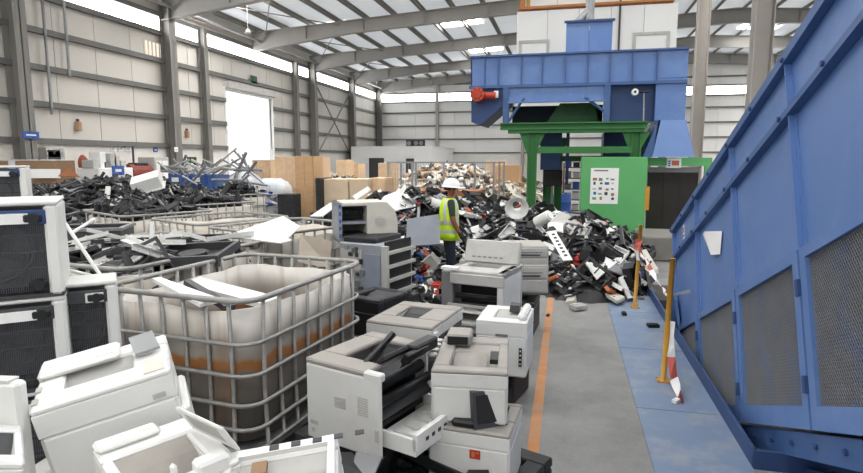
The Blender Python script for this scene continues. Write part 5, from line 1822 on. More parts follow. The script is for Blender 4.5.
# white tub on the heap
p = hit(150, 190, hl) + Vector((0, 0, .04))
t = thing('white_tub', 'white plastic tub tipped over on top of toner heap', 'tub', Matrix.Translation(p) @ Euler((.35, -.3, .5)).to_matrix().to_4x4() @ Matrix.Scale(.8, 4))
MB().frame(-.36, .36, -.26, .26, 0, .34, -.33, .33, -.23, .23, ch=.01).build('walls', WHITE2, t)
MB().b2((-.34, -.24, .31), (.34, .24, .335)).build('bottom', WHITE2, t)
MB().frame(-.4, .4, -.3, .3, -.02, .01, -.34, .34, -.24, .24).build('rim', WHITE2, t)
plate_thing('grey_strip', 'light grey strip standing on the toner heap', 'strip', [hit(103, 207, hl), hit(106, 192, hl) + Z * .12, hit(111, 192, hl) + Z * .12, hit(109, 208, hl)], .02, LGREY)
plate_thing('grey_lath', 'grey lath leaning across the toner heap', 'strip', [hit(109, 207, hl) + Z * .05, hit(122, 199, hl) + Z * .08, hit(124, 201, hl) + Z * .08, hit(112, 210, hl) + Z * .05], .02, LGREY)

# ================================================================== FRAMES TOTE
f4 = flat(-3.78, 4.5, -8, 1.4, 1.6, 1.12)
heap_stuff('tote_rubble', 'dark small parts filling the tote of printer frames', 'scrap', f4, -4.8, -2.8, 3.5, 5.5, .1, 260, [(BLACK, 6), (BLACKD, 3), (LGREY, 1.5), (WHITE2, 1)], 51, sink=.1)
KINDS['tframe'] = ('printer_skeleton', 'dark printer frame heaped in tote behind rusty tote', 'frame', 'dark frames in the frames tote',
                   [lib_frame(.5, .36, .06, .028, BLACKD), lib_frame(.55, .4, .05, .035, DGREY, 0), lib_frame(.42, .34, .07, .03, BLACK, 2), lib_module(.4, .3, .08, BLACKD), lib_frame(.46, .3, .05, .04, MGREY, 1)])
scatter('tframe', 42, f4, (-4.4, -3.15, 3.8, 5.15), 52, tilt=.1, lift=.02, sc=(.55, .85))
KINDS['wstrip'] = ('white_strip', 'white plastic strip lying among dark frames in tote', 'strip', 'white strips in the frames tote', [lib_rail(.6, WHITE2), lib_rail(.45, WHITE)])
scatter('wstrip', 22, f4, (-4.4, -3.15, 3.9, 5.1), 53, tilt=.08, lift=.09)
def rod(label, a, b, r=.011):
    A, B = atd(*a), atd(*b)
    o = MB().cyl((0, 0, 0), B - A, r, n=8).cyl((B - A) * .97, (B - A) * 1.02, r * 1.6, n=8).build('white_rod', WHITE2, None)
    o.location = A
    tag(o, label, 'rod')
rod('long white rod slanting down from cabinet to rusty tote', (58, 213, 3.6), (103, 279, 3.35))
rod('short white rod crossing the long slanting rod', (72, 233, 3.62), (93, 220, 4.2))
rod('white bar at lower edge of frames tote by cabinet', (57, 267, 3.4), (112, 281, 3.3))
# grey tray in tote
p = atz(192, 251, 1.24)
t = thing('dark_bin', 'dark grey open bin frame at right side of frames tote', 'bin', Matrix.Translation(p) @ Euler((.1, -.05, .2)).to_matrix().to_4x4())
MB().frame(-.32, .32, -.26, .26, -.05, .015, -.285, .285, -.225, .225).build('rim', DGREY, t)
MB().b2((-.27, -.22, -.06), (.27, .22, -.045)).build('floor', BLACK, t)
MB().cyl((0, 0, -.045), (0, 0, -.01), .12, n=16).build('boss', BLACKD, t)
t = thing('dark_crate', 'dark grey crate standing behind cabinet stack beside frames tote', 'crate', Matrix.Translation(atd(88, 236, 6.3) - Z * .2) @ Euler((0, 0, .45)).to_matrix().to_4x4())
MB().frame(-.4, .4, -.25, .25, 0, .3, -.37, .37, -.22, .22).build('walls', DGREY, t)
MB().b2((-.37, -.22, 0), (.37, .22, .02)).build('bottom', DGREY, t)
MB().frame(-.42, .42, -.27, .27, .28, .31, -.37, .37, -.22, .22).build('rim', MGREY, t)
# debris between the foreground printers
def hn(x, y):
    return max(blob(x, y, -1.0, 3.7, .6, 1.6, .36), blob(x, y, -.95, 5.4, .6, 1.0, .3), blob(x, y, -1.8, 5.9, .8, 1.4, .45), blob(x, y, -.42, 3.0, .16, .5, .3))
heap_stuff('floor_rubble', 'black plastic debris between the foreground printers', 'scrap', hn, -2.8, .25, 2, 7.4, .12, 900, [(BLACK, 6), (BLACKD, 3), (DGREY, 1.5), (LGREY, 1.2), (WHITE2, .8), (RED, .15)], 61, size=(.05, .16))
KINDS['near_bits'] = ('printer_module', 'black printer module among debris between foreground printers', 'printer part', 'dark modules between the printers', [lib_module(.3, .22, .1, BLACKD), lib_frame(.36, .28, .05, .03, BLACK), lib_roller(.34, .026, [BLACK, STEEL]), lib_shell(.3, .22, .12, BLACKD)])
scatter('near_bits', 34, hn, (-2.6, -.5, 2.2, 7.2), 62, tilt=.4, lift=.03)
# red_cluster: bright parts on the floor between chassis and copier
rr = random.Random(19)
for k in range(14):
    u, v = rr.uniform(412, 440), rr.uniform(252, 296)
    p = hit(u, v, lambda x, y: max(hc(x, y), hn(x, y)))
    kind, m, nm = rr.choice([('red', lib_module(.15, .11, .08, RED), 'red block'), ('red', lib_curved(.14, .16, RED), 'red half-round part'), ('orange', lib_shell(.18, .14, .07, ORANGE), 'orange cup'), ('blue', lib_module(.12, .1, .06, PBLUE), 'blue block'), ('white', lib_module(.14, .1, .07, WHITE2), 'white block')])
    o = put('plastic_part', m, None, Matrix.Translation(p + Vector((0, 0, .04))) @ Euler((rr.uniform(-.6, .6), rr.uniform(-.6, .6), rr.uniform(0, 6))).to_matrix().to_4x4())
    tag(o, nm + ' on floor left of opened copier, ' + ('upper' if v < 274 else 'lower') + ' part of cluster', 'plastic part', 'bright parts left of the copier')
# ================================================================== BACKGROUND, LEFT WALL
def wallpt(u, v, off=0.0):
    return atx(u, v, WX + off)


# electric cabinets
t = thing('electric_cabinet', 'grey electric cabinets with cable entry on left wall near column', 'cabinet')
a, b = wallpt(40, 147, .1), wallpt(60, 160, .1)
a.z = min(a.z, 2.54)
MB().b2((WX, a.y, b.z - 1.3), (WX + .35, b.y, a.z), ch=.02).build('body', LGREY, t)
MB().b2((WX + .35, a.y + .05, b.z), (WX + .37, a.y + .55, a.z - .1)).build('dark_door', DGREY, t)
MB().b2((WX + .35, b.y - .8, b.z + .1), (WX + .37, b.y - .1, a.z - .15)).build('door', mat('panel_grey', '8e908f', .5), t)
MB().cyl((WX + .38, b.y - .5, b.z + .25), (WX + .4, b.y - .5, b.z + .25), .06, n=10).build('knob', BLACK, t)
# signs
def sign(label, u0, v0, u1, v1, m, x=WX + .02, bars=None, cat='sign'):
    a, b = atx(u0, v0, x), atx(u1, v1, x)
    t = thing('wall_sign', label, cat)
    MB().b2((x, a.y, b.z), (x + .02, b.y, a.z)).build('board', m, t)
    if bars:
        for f0, f1, g0, g1, bm in bars:
            MB().b2((x + .021, a.y + (b.y - a.y) * f0, a.z + (b.z - a.z) * g1), (x + .025, a.y + (b.y - a.y) * f1, a.z + (b.z - a.z) * g0)).build('print', bm, t)
    return t


sign('blue sign board hung on the nearest wall column', 22, 131, 39, 139, PBLUE, WX + .6, [(.2, .8, .4, .6, PAPER)])
for i, (u0, u1, lab) in enumerate(((110, 116, 'left of three pale notices above the white machine'), (118, 123, 'middle of three pale notices above the white machine'), (125, 131, 'right of three pale notices above the white machine'))):
    sign(lab, u0, 145, u1, 151, PAPER, WX + .02, [(.15, .85, .3, .5, LGREY), (.15, .7, .6, .75, PBLUE)], 'notice')
sign('small blue sign on white wall left of second column', 153, 147.5, 157.5, 152, PBLUE, WX + .02, [(.25, .75, .35, .65, PAPER)])
sign('small pale sign on the second wall column', 174, 147, 178, 152, PAPER, WX + .6, [(.2, .8, .4, .6, LGREY)])
g = emit('exit_green', '3f9a52', 0.5)
sign('grey and green exit sign above the daylight door', 250.5, 75, 257, 84, DGREY, WX + .1, [(.3, .7, .3, .75, g)])
sign('dark screen with green display by the second column', 187, 157, 196.5, 165, BLACK, WX + .3, [(.3, .7, .2, .8, g)], 'screen')
t = thing('fire_bell', 'rust red oval fire bell on the white wall', 'bell')
p = wallpt(83, 164)
MB().lathe([(0, .12), (.18, .1), (.24, 0)], 14, M=T((WX, p.y, p.z), (0, R(90), 0), (1.5, 1, 1))).build('gong', mat('rust_red', '8f4a38', .6), t)
MB().lathe([(0, .16), (.07, .14), (.08, .1)], 10, M=T((WX, p.y, p.z), (0, R(90), 0))).build('hub', DGREY, t)
for (u, v, lab) in ((77, 126, 'orange lantern hanging on left wall girt above fire bell'), (186, 134, 'brown lantern hanging on girt between the wall columns')):
    p = wallpt(u, v)
    t = thing('wall_lantern', lab, 'lamp')
    MB().b2((WX - .04, p.y - .08, p.z - .18), (WX + .16, p.y + .08, p.z + .16), ch=.02).build('case', mat('lantern_tan', 'a8876b', .6), t)
    MB().b2((WX, p.y - .03, p.z + .16), (WX + .1, p.y + .03, p.z + .26)).build('hanger', DGREY, t)
# white process machine by the wall
Ym = wallpt(115, 165).y
t = thing('process_machine', 'white floor machine with pumps and blue sign by left wall', 'machine')
xm_ = WX + 1.6
a, b = atx(99, 168, xm_), atx(134, 180, xm_)
MB().b2((xm_ - 1.0, a.y, 0), (xm_, b.y, a.z), ch=.03).build('base_tank', CABIN, t)
q = atx(118, 171, xm_)
s_ = MB().b2((xm_ + .001, q.y - .3, q.z - .15), (xm_ + .02, q.y + .3, q.z + .2)).build('blue_sign', PBLUE, t)
MB().b2((xm_ + .021, q.y - .15, q.z - .03), (xm_ + .025, q.y + .15, q.z + .07)).build('sign_print', PAPER, s_)
rr = random.Random(8)
for k in range(9):
    yy = a.y + (b.y - a.y) * (.06 + .1 * k)
    hz = a.z + rr.uniform(.15, .75)
    if k % 3 == 1:
        MB().cyl((xm_ - .5, yy, a.z - .01), (xm_ - .5, yy, hz), .16, n=12).build('pump', LGREY, t)
    else:
        MB().b2((xm_ - .7, yy - .14, a.z - .01), (xm_ - .2, yy + .14, hz), ch=.02).build('module', rr.choice([CABIN, LGREY, MGREY]), t)
# compressor, cabinet
t = thing('air_compressor', 'red and black compressor on floor beside white machine', 'compressor')
a, b = atx(135, 168, xm_), atx(156, 181, xm_)
MB().cyl((xm_ - .4, a.y, b.z + .35), (xm_ - .4, b.y, b.z + .35), .35, n=14).build('tank', mat('compressor_red', '7a3328', .5), t)
MB().b2((xm_ - .7, a.y + .1, 0), (xm_ - .1, b.y - .1, b.z + .05)).build('skid', BLACKD, t)
MB().b2((xm_ - .6, a.y + .3, b.z + .6), (xm_ - .2, a.y + 1, a.z + .2), ch=.03).build('motor', BLACKD, t)
MB().cyl((xm_ - .3, a.y + .3, 0), (xm_ - .3, a.y + .3, wallpt(139, 148).z), .04, n=6).build('pipe', DGREY, t)
t = thing('switch_cabinet', 'tall grey switch cabinet left of second wall column', 'cabinet')
a, b = atx(154, 157, xm_ - .3), atx(170, 180, xm_ - .3)
MB().b2((xm_ - 1.1, a.y, 0), (xm_ - .3, b.y, a.z), ch=.02).build('body', LGREY, t)
MB().b2((xm_ - .3, a.y + .1, .2), (xm_ - .28, (a.y + b.y) / 2 - .02, a.z - .15)).build('door', CABIN, t)
MB().b2((xm_ - .3, (a.y + b.y) / 2 + .02, .2), (xm_ - .28, b.y - .1, a.z - .15)).build('door', CABIN, t)
MB().b2((xm_ - .275, b.y - .6, a.z - .6), (xm_ - .27, b.y - .25, a.z - .35)).build('meter', DGREY, t)

# big cardboard box with film behind the left cabinets
def box_thing(name, label, cat, lo, hi, m, lidm=None, group=None, boards=0):
    t = thing(name, label, cat, None, group)
    c = [(a + b) / 2 for a, b in zip(lo, hi)]
    t.location = (c[0], c[1], lo[2])
    w, d, h = [b - a for a, b in zip(lo, hi)]
    if boards:
        MB().b2((-w / 2 + .02, -d / 2 + .02, 0), (w / 2 - .02, d / 2 - .02, h - .01)).build('core', m, t)
        for k in range(boards):
            x0 = -w / 2 + w * k / boards
            MB().b2((x0 + .006, -d / 2, 0), (x0 + w / boards - .006, -d / 2 + .02, h)).build('board', m, t)
        MB().b2((w / 2 - .02, -d / 2, 0), (w / 2, d / 2, h)).build('side_board', m, t)
        MB().b2((-w / 2, -d / 2 - .02, h * .45), (w / 2, -d / 2, h * .45 + .09)).build('batten', m, t)
    else:
        MB().b2((-w / 2, -d / 2, 0), (w / 2, d / 2, h), ch=.015).build('body', m, t)
        MB().b2((-w * .04, -d / 2 - .004, h * .1), (w * .04, -d / 2, h)).build('tape', lidm or m, t)
    if lidm:
        MB().b2((-w / 2 - .01, -d / 2 - .01, h), (w / 2 + .01, d / 2 + .01, h + .03), ch=.01).build('lid', lidm, t)
    return t


a, b = aty(-30, 160, 13.6), aty(56, 176, 13.6)
box_thing('cardboard_bin', 'long brown cardboard bin with white film top beyond left cabinets', 'box', (a.x, 13.6, 0), (b.x, 14.3, atd(40, 160, 17).z - .02), CARD, FILM)
plate_thing('foam_board', 'white foam board leaning on the brown cardboard bin', 'board', [aty(28, 178, 13.4), aty(28, 169, 13.45), aty(59, 169, 13.45), aty(59, 178, 13.4)], .05, PAPER)
plate_thing('brown_sheet', 'crumpled brown paper at the right end of cardboard bin', 'paper', [aty(58, 176, 13.3), aty(68, 166, 13.5), aty(80, 177, 13.4)], .03, mat('rust_paper', '8e5a3c', .8, var=.15))

# blue bins with steel offcuts
for i, (u0, u1, lab) in enumerate(((170, 190, 'blue steel bin at left below the tangle of bars'), (191, 214, 'blue steel bin at right below the tangle of bars'))):
    a, b = aty(u0, 175, 16.5), aty(u1, 187, 16.5)
    t = thing('blue_bin', lab, 'bin', (0, 16.5, 0))
    MB().frame(a.x, b.x, 0, .9, 0, a.z, a.x + .04, b.x - .04, .04, .86).build('walls', mat('bin_blue', '48618f', .6, var=.15), t)
    MB().b2((a.x, 0, .0), (b.x, .9, .05)).build('bottom', PBLUE, t)
    for k in range(4):
        x_ = a.x + (b.x - a.x) * k / 3
        MB().b2((x_ - .04, -.04, 0), (x_ + .04, 0, a.z + .05)).build('post', PBLUE, t)
    MB().b2((a.x + .1, -.06, a.z - .22), (a.x + .35, -.041, a.z - .08)).build('label_plate', PAPER, t)
rr = random.Random(77)
for k in range(84):
    u, v = rr.uniform(172, 254), rr.uniform(168, 190)
    c = aty(u, v, rr.uniform(16.2, 19.0))
    L = rr.uniform(.4, 1.3)
    ang = rr.uniform(-.9, .9) if rr.random() < .7 else rr.uniform(-1.4, 1.4)
    dv = Vector((math.cos(ang), rr.uniform(-.4, .4), math.sin(ang))) * L / 2
    c.z = max(c.z + rr.uniform(-.1, .35), abs(dv.z) + .03)
    bmm, bmn = rr.choice([(STEEL, 'shiny steel'), (MGREY, 'dark grey'), (MGREY, 'dark grey'), (LGREY, 'pale grey')])
    o = MB().cyl(-dv, dv, rr.uniform(.025, .05), n=6).build('steel_bar', bmm, None)
    o.location = c
    tag(o, '%s %s %s bar in tangle behind toner heap, %s' % ('long' if L > .85 else 'short', 'steep' if abs(ang) > .5 else 'flat-lying', bmn, 'above left blue bin' if u < 190 else 'above right blue bin' if u < 215 else 'right of blue bins'), 'bar', 'steel bars in the tangle')
hb = lambda x, y: blob(x, y, aty(215, 180, 17.6).x, 17.8, 2.6, 1.3, 1.35)
xx = aty(215, 180, 17.6).x
heap_stuff('metal_offcuts', 'heap of grey metal offcuts below the tangle of bars', 'scrap', hb, xx - 2.8, xx + 2.8, 16.3, 19.2, .2, 500, [(MGREY, 4), (LGREY, 4), (DGREY, 3), (PBLUE, 1.5), (STEEL, 3)], 88, size=(.1, .35))

# wrapped bundles on a pallet
def lumpy(w, d, h, seed, n=14):
    rings = []
    for i in range(8):
        f = i / 7
        z = h * f
        s = (1 - .28 * max(0, f - .6) / .4) * (.97 + .05 * math.sin(i * 2.1 + seed))
        if i == 7:
            s *= .55
        ring = []
        for k in range(24):
            a = 2 * PI * k / 24
            c, q = math.cos(a), math.sin(a)
            e = .45
            r = 1 + .07 * noise.noise(Vector((c * 2 + seed, q * 2, z * 3)))
            ring.append((w / 2 * s * r * math.copysign(abs(c) ** e, c), d / 2 * s * r * math.copysign(abs(q) ** e, q), z + .05 * noise.noise(Vector((c * 3, q * 3 + seed, 2)))))
        rings.append(ring)
    return MB().loft(rings)


for i, (u0, v0, u1, v1, yy, lab) in enumerate(((222, 173, 252, 192, 17.5, 'white film-wrapped bundle with blue bands near daylight door'), (246, 180, 284, 203, 18.6, 'pale film-wrapped bundle on wooden pallet before plywood crates'))):
    a, b = aty(u0, v0, yy), aty(u1, v1, yy)
    t = thing('wrapped_bundle', lab, 'bundle', ((a.x + b.x) / 2, yy + .5, .19))
    lumpy(b.x - a.x, 1.0, a.z - .15, 3 + i).build('film_body', FILM, t, True)
    for k in range(2):
        x_ = (b.x - a.x) * (-.15 + .3 * k)
        MB().b2((x_ - .03, -.53, .05), (x_ + .03, -.5, (a.z - .15) * .8)).build('strap', PBLUE if i == 0 else FILM, t)
    p = thing('bundle_pallet', 'wooden pallet under ' + lab.replace(' near daylight door', '').replace(' on wooden pallet before plywood crates', ' by plywood crates'), 'pallet', ((a.x + b.x) / 2, yy + .5, 0))
    w_ = b.x - a.x
    for k in range(6):
        MB().b2((-w_ / 2, -.5 + k * .18, .11), (w_ / 2, -.4 + k * .18, .145)).build('board', WOOD2, p)
    for k in range(3):
        MB().b2((-w_ / 2 + k * (w_ - .1) / 2, -.5, 0), (-w_ / 2 + .1 + k * (w_ - .1) / 2, .5, .11)).build('bearer', WOOD, p)

# crates and boxes
def px_box(name, label, cat, u0, v0, u1, y, d, m, lidm=None, boards=0, z0=0.0, group=None):
    a = aty(u0, v0, y); b = aty(u1, v0, y)
    return box_thing(name, label, cat, (a.x, y, z0), (b.x, y + d, a.z), m, lidm, group, boards)


px_box('plywood_crate', 'plywood crate of short boards left of the tall crates', 'crate', 252, 160, 270, 21, .9, WOOD2, boards=6)
px_box('plywood_crate', 'tall plywood crate, left of the pair', 'crate', 274.5, 156.5, 297, 19.8, 1.0, WOOD2, boards=2)
px_box('plywood_crate', 'tall plywood crate with batten, nearest of the pair', 'crate', 294.5, 156, 313, 18.4, .8, WOOD, boards=2)
px_box('plywood_crate', 'narrow plywood crate behind right side of tall pair', 'crate', 312, 157, 322, 21.0, .8, WOOD2, boards=2)
px_box('black_box', 'squat black box at the foot of tall plywood crates', 'box', 277, 194, 294, 17.2, .5, BLACKD)
rr = random.Random(4)
cream = mat('pale_carton', 'c9b49b', .8, var=.06)
for i, (u0, v0, u1, y, m, lab) in enumerate((
        (315, 178, 320, 17.5, BLACKD, 'thin black panel box beside tall crates'), (320, 179, 348, 17.8, cream, 'pale carton row box right of tall crates'),
        (349, 179, 368, 17.8, cream, 'pale carton right of the first pale carton'), (369, 178, 385, 18.2, WOOD2, 'tan carton before mesh cage at left'),
        (336, 160, 346, 24, WOOD2, 'upright wooden box behind pale cartons'), (347, 164, 358, 25, WOOD2, 'small wooden box behind second pale carton'),
        (378, 163, 392, 23, WOOD2, 'tall tan carton stack left of mesh cage'), (486, 161, 505, 27, WOOD2, 'stack of tan cartons right of mesh cage, upper'),
        (495, 165, 520, 25.5, WOOD, 'row of brown cartons right of mesh cage'), (424, 172, 440, 27, cream, 'pale carton inside view of mesh cage'), (452, 170, 468, 28, WOOD2, 'tan carton seen through mesh cage behind worker'))):
    px_box('carton', lab, 'box', u0, v0, u1, y, 1.0, m, lidm=None, boards=0)
# mixed goods heap seen behind cage and cartons
hg = lambda x, y: max(blob(x, y, -5.5, 27.5, 3.4, 2.6, 1.75), blob(x, y, -10.5, 24, 2.6, 1.8, 1.35), blob(x, y, -2.5, 26.5, 1.6, 2, 1.3))
heap_stuff('mixed_goods', 'jumble of pale boxes and packaging behind the mesh cage', 'scrap', hg, -13.5, -.8, 21.8, 30.4, .3, 1300, [(CREAM, 4), (CARD, 3), (WOOD2, 3), (LGREY, 3), (WHITE2, 3), (DGREY, 2.5), (BLACKD, 1.5)], 91, size=(.15, .5))
# mesh cage
t = thing('mesh_cage', 'grey wire mesh cage of tall panels behind the worker', 'cage')
YQ = 19.0
us = [388, 401, 416, 444, 475, 494]
xs_ = [aty(u, 163, YQ).x for u in us]
zc = 1.94
for k, x_ in enumerate(xs_):
    MB().b2((x_ - .035, YQ - .035, 0), (x_ + .035, YQ + .035, zc)).build('post', STEEL, t)
for a, b in zip(xs_[:-1], xs_[1:]):
    pn = MB().b2((a + .04, YQ - .02, zc - .05), (b - .04, YQ + .02, zc)).build('top_rail', STEEL, t)
    MB().b2((a + .04, YQ - .02, .1), (b - .04, YQ + .02, .14)).build('bottom_rail', STEEL, t)
    mb = MB()
    x_ = a + .08
    while x_ < b - .05:
        mb.b2((x_ - .004, YQ - .004, .14), (x_ + .004, YQ + .004, zc - .05)); x_ += .09
    z = .25
    while z < zc - .1:
        mb.b2((a + .04, YQ + .004, z - .003), (b - .04, YQ + .01, z + .003)); z += .18
    mb.build('wire_mesh', STEEL, pn)['kind'] = 'stuff'
for x_ in (xs_[0], xs_[-1]):
    for yy in (YQ + 1.6, YQ + 3.2):
        MB().b2((x_ - .035, yy - .035, 0), (x_ + .035, yy + .035, zc)).build('post', STEEL, t)
    MB().b2((x_ - .02, YQ, zc - .05), (x_ + .02, YQ + 3.2, zc)).build('side_rail', STEEL, t)
a, b = aty(416, 190, 17.5), aty(480, 197, 17.5)
box_thing('wooden_platform', 'low brown wooden platform at the foot of mesh cage', 'platform', (a.x, 17.2, 0), (b.x, 18.7, a.z), mat('brown_ply', '9b6b4b', .8, var=.1), None, None, 5)
# office block in far corner
ob = sempty('wall_office')
a, b = aty(432, 147, 45), aty(378, 147, 45)
x0, x1 = WX + .7, a.x
MB().b2((x0, 45, 0), (x1, 45.15, a.z)).build('front', CABIN, ob)
MB().b2((x1 - .15, 45.15, 0), (x1, 53.9, a.z)).build('side', CABIN, ob)
MB().b2((x0, 45, a.z), (x1 + .05, 53.9, a.z + .08)).build('roof_slab', CABIN, ob)
for (u0, u1, v0) in ((369, 384, 158), (406, 414, 158.5)):
    p, q = aty(u0, v0, 44.98), aty(u1, v0, 44.98)
    MB().b2((p.x, 44.96, 0), (q.x, 45.0, p.z)).build('door_opening', DGREY, ob)
for u in (409, 416, 421):
    p = aty(u, 146, 46)
    t = thing('rooftop_unit', {409: 'leftmost dark unit on roof of far white office', 416: 'middle dark unit on roof of far white office', 421: 'rightmost dark unit on roof of far white office'}[u], 'unit')
    MB().b2((p.x - .25, 46, a.z + .08), (p.x + .25, 46.5, a.z + .6), ch=.03).build('case', BLACKD, t)
    MB().cyl((p.x, 45.98, a.z + .34), (p.x, 46.0, a.z + .34), .18, n=12).build('fan_grille', MGREY, t)

# black stacks, barrel and rack under the platform
px = atd(512, 190, 15.0)
for k in range(4):
    o = thing('black_pallet', ('lowest', 'second lowest', 'second highest', 'highest')[k] + ' black plastic pallet of the stack left of green leg', 'pallet', T((px.x, px.y, .16 * k), (0, 0, .1 * k)))
    MB().b2((-.45, -.4, .11), (.45, .4, .155), ch=.01).build('deck', BLACKD, o)
    for xx in (-.38, 0, .38):
        MB().b2((xx - .06, -.4, 0), (xx + .06, .4, .11)).build('runner', BLACK, o)
p = aty(562, 205, 19.5)
t = thing('blue_drum', 'blue plastic drum behind the green platform legs', 'drum', (p.x, 19.5, 0))
MB().lathe([(0, 0), (.27, 0), (.29, .04), (.29, .28), (.3, .3), (.29, .32), (.29, .6), (.3, .62), (.29, .64), (.29, .86), (.27, .9), (0, .9)], 18).build('body', PBLUE, t, True)
MB().cyl((.12, 0, .9), (.12, 0, .93), .04, n=8).build('bung', BLUES, t)
p = aty(576, 200, 21)
t = thing('storage_rack', 'dark storage rack with shelves seen under green platform', 'rack', (p.x, 21, 0))
for xx in (-.45, .45):
    for yy in (0, .5):
        MB().b2((xx - .03, yy - .03, 0), (xx + .03, yy + .03, 1.9)).build('upright', mat('rack_rust', '7d5a48', .6), t)
for k in range(5):
    MB().b2((-.45, -.02, .2 + k * .38), (.45, .52, .23 + k * .38)).build('shelf', DGREY, t)
rr = random.Random(6)
for k in range(5):
    for j in range(3):
        x_ = p.x - .3 + j * .28
        hgt = rr.uniform(.1, .26)
        t2 = thing('rack_box', '%s box on shelf %s of dark rack under platform' % (('left', 'middle', 'right')[j], ('one', 'two', 'three', 'four', 'five')[k]), 'box', (x_, 21.1, .232 + k * .38))
        MB().b2((-.11, 0, 0), (.11, .3, hgt), ch=.01).build('body', rr.choice([BLACKD, MGREY, LGREY, PBLUE, CARD]), t2)
        MB().b2((-.12, -.01, hgt), (.12, .31, hgt + .02)).build('lid', DGREY, t2)
# far lamps hanging under the rafters
for (u, v, y_, lab) in ((248, 33, 26, 'round lamp hanging near eave before the daylight door'), ):
    p = aty(u, v, y_)
    t = thing('bay_lamp', lab, 'lamp', (p.x, y_, p.z))
    MB().lathe([(.04, .18), (.07, .14), (.17, .0), (.155, .0), (.03, .12)], 16).build('shade', PAPER, t, True)
    MB().cyl((0, 0, .15), (0, 0, roof_z(p.x) - p.z), .015, n=6).build('rod', STEEL, t)
# ================================================================== WORKER
PP = Vector((aty(449, 240, 8.55).x, 8.55, 0))
pm_ = T(PP, (0, 0, R(22)))
per = thing('person', 'worker in lime hi-vis vest and white hard hat standing in scrap', 'person', pm_)


def skin_body():
    V, E, Rr = [], [], []

    def add(p, r, parent=None):
        V.append(p); Rr.append(r if isinstance(r, tuple) else (r, r))
        if parent is not None:
            E.append((parent, len(V) - 1))
        return len(V) - 1
    pel = add((0, 0, .90), (.115, .15))
    sp1 = add((.0, 0, 1.06), (.10, .135), pel)
    sp2 = add((.0, 0, 1.24), (.115, .155), sp1)
    nb = add((.005, 0, 1.385), (.075, .09), sp2)
    nk = add((.02, 0, 1.45), .05, nb)
    h1 = add((.04, 0, 1.515), (.075, .065), nk)
    h2 = add((.035, 0, 1.60), (.095, .077), h1)
    for s in (-1, 1):
        sh = add((0, s * .165, 1.36), .062, nb)
        if s < 0:
            el = add((.015, s * .225, 1.11), .044, sh); wr = add((.13, s * .21, .90), .03, el); pa = add((.165, s * .205, .835), (.04, .02), wr)
        else:
            el = add((.03, s * .22, 1.11), .044, sh); wr = add((.20, s * .17, .96), .03, el); pa = add((.25, s * .155, .91), (.04, .02), wr)
        base = Vector(V[pa]); d = (base - Vector(V[wr])).normalized()
        side = Vector((0, 0, 1)).cross(d).normalized() if abs(d.z) < .9 else Vector((1, 0, 0))
        fwdv = Vector((.55, 0, -.1))
        for k, ln in enumerate((.062, .072, .068, .052)):
            off = Vector((.55, 0, .3)) * (.018 - k * .012)
            a = add(tuple(base + off + d * .03), .009, pa)
            b = add(tuple(base + off + d * (.03 + ln * .55)), .008, a)
            add(tuple(base + off + d * (.03 + ln) + Vector((-.012, -s * .012, 0))), .007, b)
        a = add(tuple(base + Vector((.03, 0, .01))), .01, pa)
        add(tuple(base + Vector((.05, -s * .01, -.025))), .009, a)
        hp_ = add((0, s * .085, .84), (.095, .09), pel)
        kn = add((.03, s * .10, .47), (.062, .06), hp_)
        an = add((-.01, s * .105, .09), .042, kn)
        he = add((.03, s * .107, .045), (.045, .042), an)
        add((.14, s * .115, .035), (.035, .045), he)
    me = bpy.data.meshes.new('body')
    me.from_pydata(V, E, [])
    o = bpy.data.objects.new('tmp_body', me)
    COL.objects.link(o)
    o.modifiers.new('skin', 'SKIN').use_smooth_shade = True
    sub = o.modifiers.new('sub', 'SUBSURF'); sub.levels = 2
    sk = me.skin_vertices[0].data
    for i, r in enumerate(Rr):
        sk[i].radius = r
        sk[i].use_root = (i == 0)
    dg = bpy.context.evaluated_depsgraph_get()
    out = bpy.data.meshes.new_from_object(o.evaluated_get(dg))
    bpy.data.objects.remove(o)
    return out


bm_ = skin_body()
bm_.name = 'body'
bm_.materials.clear()
for m in (SKIN, SHIRT, NAVY, BOOT, GLOVE):
    bm_.materials.append(m)
for p in bm_.polygons:
    c = p.center
    arm = abs(c.y) > .155 and c.z > .8
    if c.z < .1:
        i = 3
    elif c.z < .985 and not (arm and c.x > .05):
        i = 2
    elif arm and c.z < .93:
        i = 4
    elif arm and c.z < 1.17:
        i = 0
    elif c.z < 1.41:
        i = 1
    else:
        i = 0
    p.material_index = i
    p.use_smooth = True
put('body', bm_, per)
# face and hair
for s in (-1, 1):
    MB().lathe([(0, -.008), (.008, -.005), (.01, 0), (.008, .005), (0, .008)], 8, M=T((.118, s * .03, 1.575))).build('eye', BLACK, per, True)
    MB().lathe([(0, -.006), (.022, 0), (.026, .008), (0, .012)], 10, M=T((.03, s * .082, 1.56), (R(90 * -s), 0, 0), (.7, 1.2, 1))).build('ear', SKIN, per, True)
MB().prism([(.115, 1.58), (.145, 1.535), (.115, 1.53)], -.012, .012, 'y').build('nose', SKIN, per)
MB().b2((.108, -.022, 1.498), (.118, .022, 1.506)).build('mouth', RED, per)
MB().lathe([(.093, -.05), (.099, 0), (.09, .03)], 16, M=T((.012, 0, 1.60), (0, 0, 0), (1, .9, 1))).build('hair', BLACK, per, True)
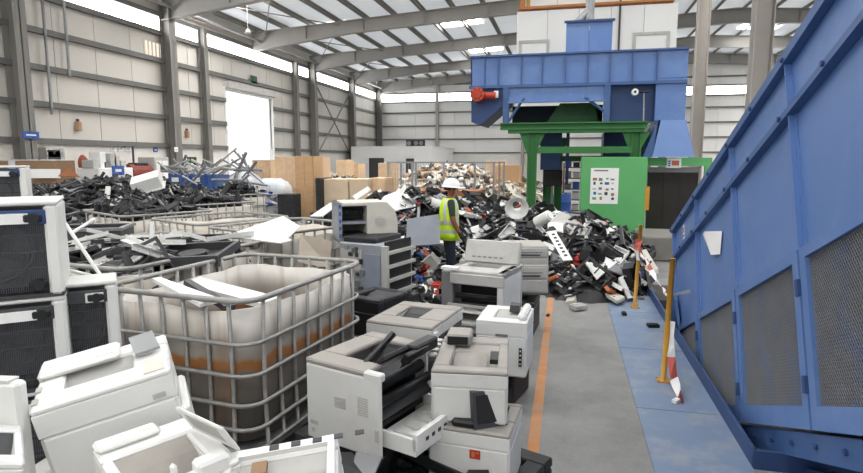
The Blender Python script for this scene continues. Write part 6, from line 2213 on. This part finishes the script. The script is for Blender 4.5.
# hard hat
hm = MB().lathe([(.118, 0), (.116, .03), (.105, .07), (.078, .102), (.04, .12), (0, .124)], 20, M=T((.03, 0, 1.60), (0, R(6), 0), (1.14, .98, 1))).build('hard_hat', HELM, per, True)
rings = []
brim = MB()
n = 24
vs = []
for k in range(n):
    a = 2 * PI * k / n
    ext = .018 + .05 * max(0, math.cos(a)) ** 2
    for r_, z in ((.116, 0), (.116 + ext, -.012), (.116 + ext, -.006), (.116, .012)):
        vs.append((.03 + 1.14 * r_ * math.cos(a), .98 * r_ * math.sin(a), 1.60 + z - .1 * .12 * math.cos(a)))
fs = []
for k in range(n):
    for j in range(4):
        fs.append((k * 4 + j, k * 4 + (j + 1) % 4, ((k + 1) % n) * 4 + (j + 1) % 4, ((k + 1) % n) * 4 + j))
brim.add(vs, fs).build('brim', HELM, hm, True)
MB().tube([(.03 + .125 * math.cos(a), 0, 1.605 + .122 * math.sin(a)) for a in [R(20 + 14 * k) for k in range(11)]], .009, 6).build('hat_ridge', HELM, hm, True)
# vest
def ell(z, rx, ry, ox=0, n=28):
    return [(ox + rx * math.cos(2 * PI * k / n), ry * math.sin(2 * PI * k / n), z) for k in range(n)]


prof = [(.80, .165, .195), (.88, .163, .195), (.98, .150, .182), (1.08, .145, .178), (1.2, .148, .185), (1.30, .142, .178), (1.38, .118, .160), (1.43, .085, .105)]
vm = MB().loft([ell(*q) for q in prof], cap=False)
vs_ = vm.build('vest', HIVIS, per, True)
vs_.modifiers.new('thick', 'SOLIDIFY').thickness = .008


def vr(z):
    for a, b in zip(prof[:-1], prof[1:]):
        if a[0] <= z <= b[0]:
            f = (z - a[0]) / (b[0] - a[0])
            return a[1] + (b[1] - a[1]) * f, a[2] + (b[2] - a[2]) * f


for z in (.93, 1.06):
    r0, r1 = vr(z - .022), vr(z + .022)
    MB().loft([ell(z - .024, r0[0] + .004, r0[1] + .004), ell(z + .024, r1[0] + .004, r1[1] + .004)], cap=False).build('reflective_band', REFL, vs_, True)
for ang in (R(128), R(-128), R(50), R(-50)):
    pts = []
    for z in (1.085, 1.15, 1.22, 1.30, 1.37, 1.425):
        rx, ry = vr(z)
        pts.append(Vector(((rx + .004) * math.cos(ang), (ry + .004) * math.sin(ang), z)))
    mb = MB()
    vv = []
    tn = Vector((-math.sin(ang), math.cos(ang), 0)) * .024
    for p in pts:
        vv += [p - tn, p + tn]
    mb.add(vv, [(2 * i, 2 * i + 1, 2 * i + 3, 2 * i + 2) for i in range(len(pts) - 1)]).build('shoulder_band', REFL, vs_, True)
MB().loft([ell(.955, .13, .165), ell(.985, .128, .162)], cap=False).build('belt', BLACK, per, True)
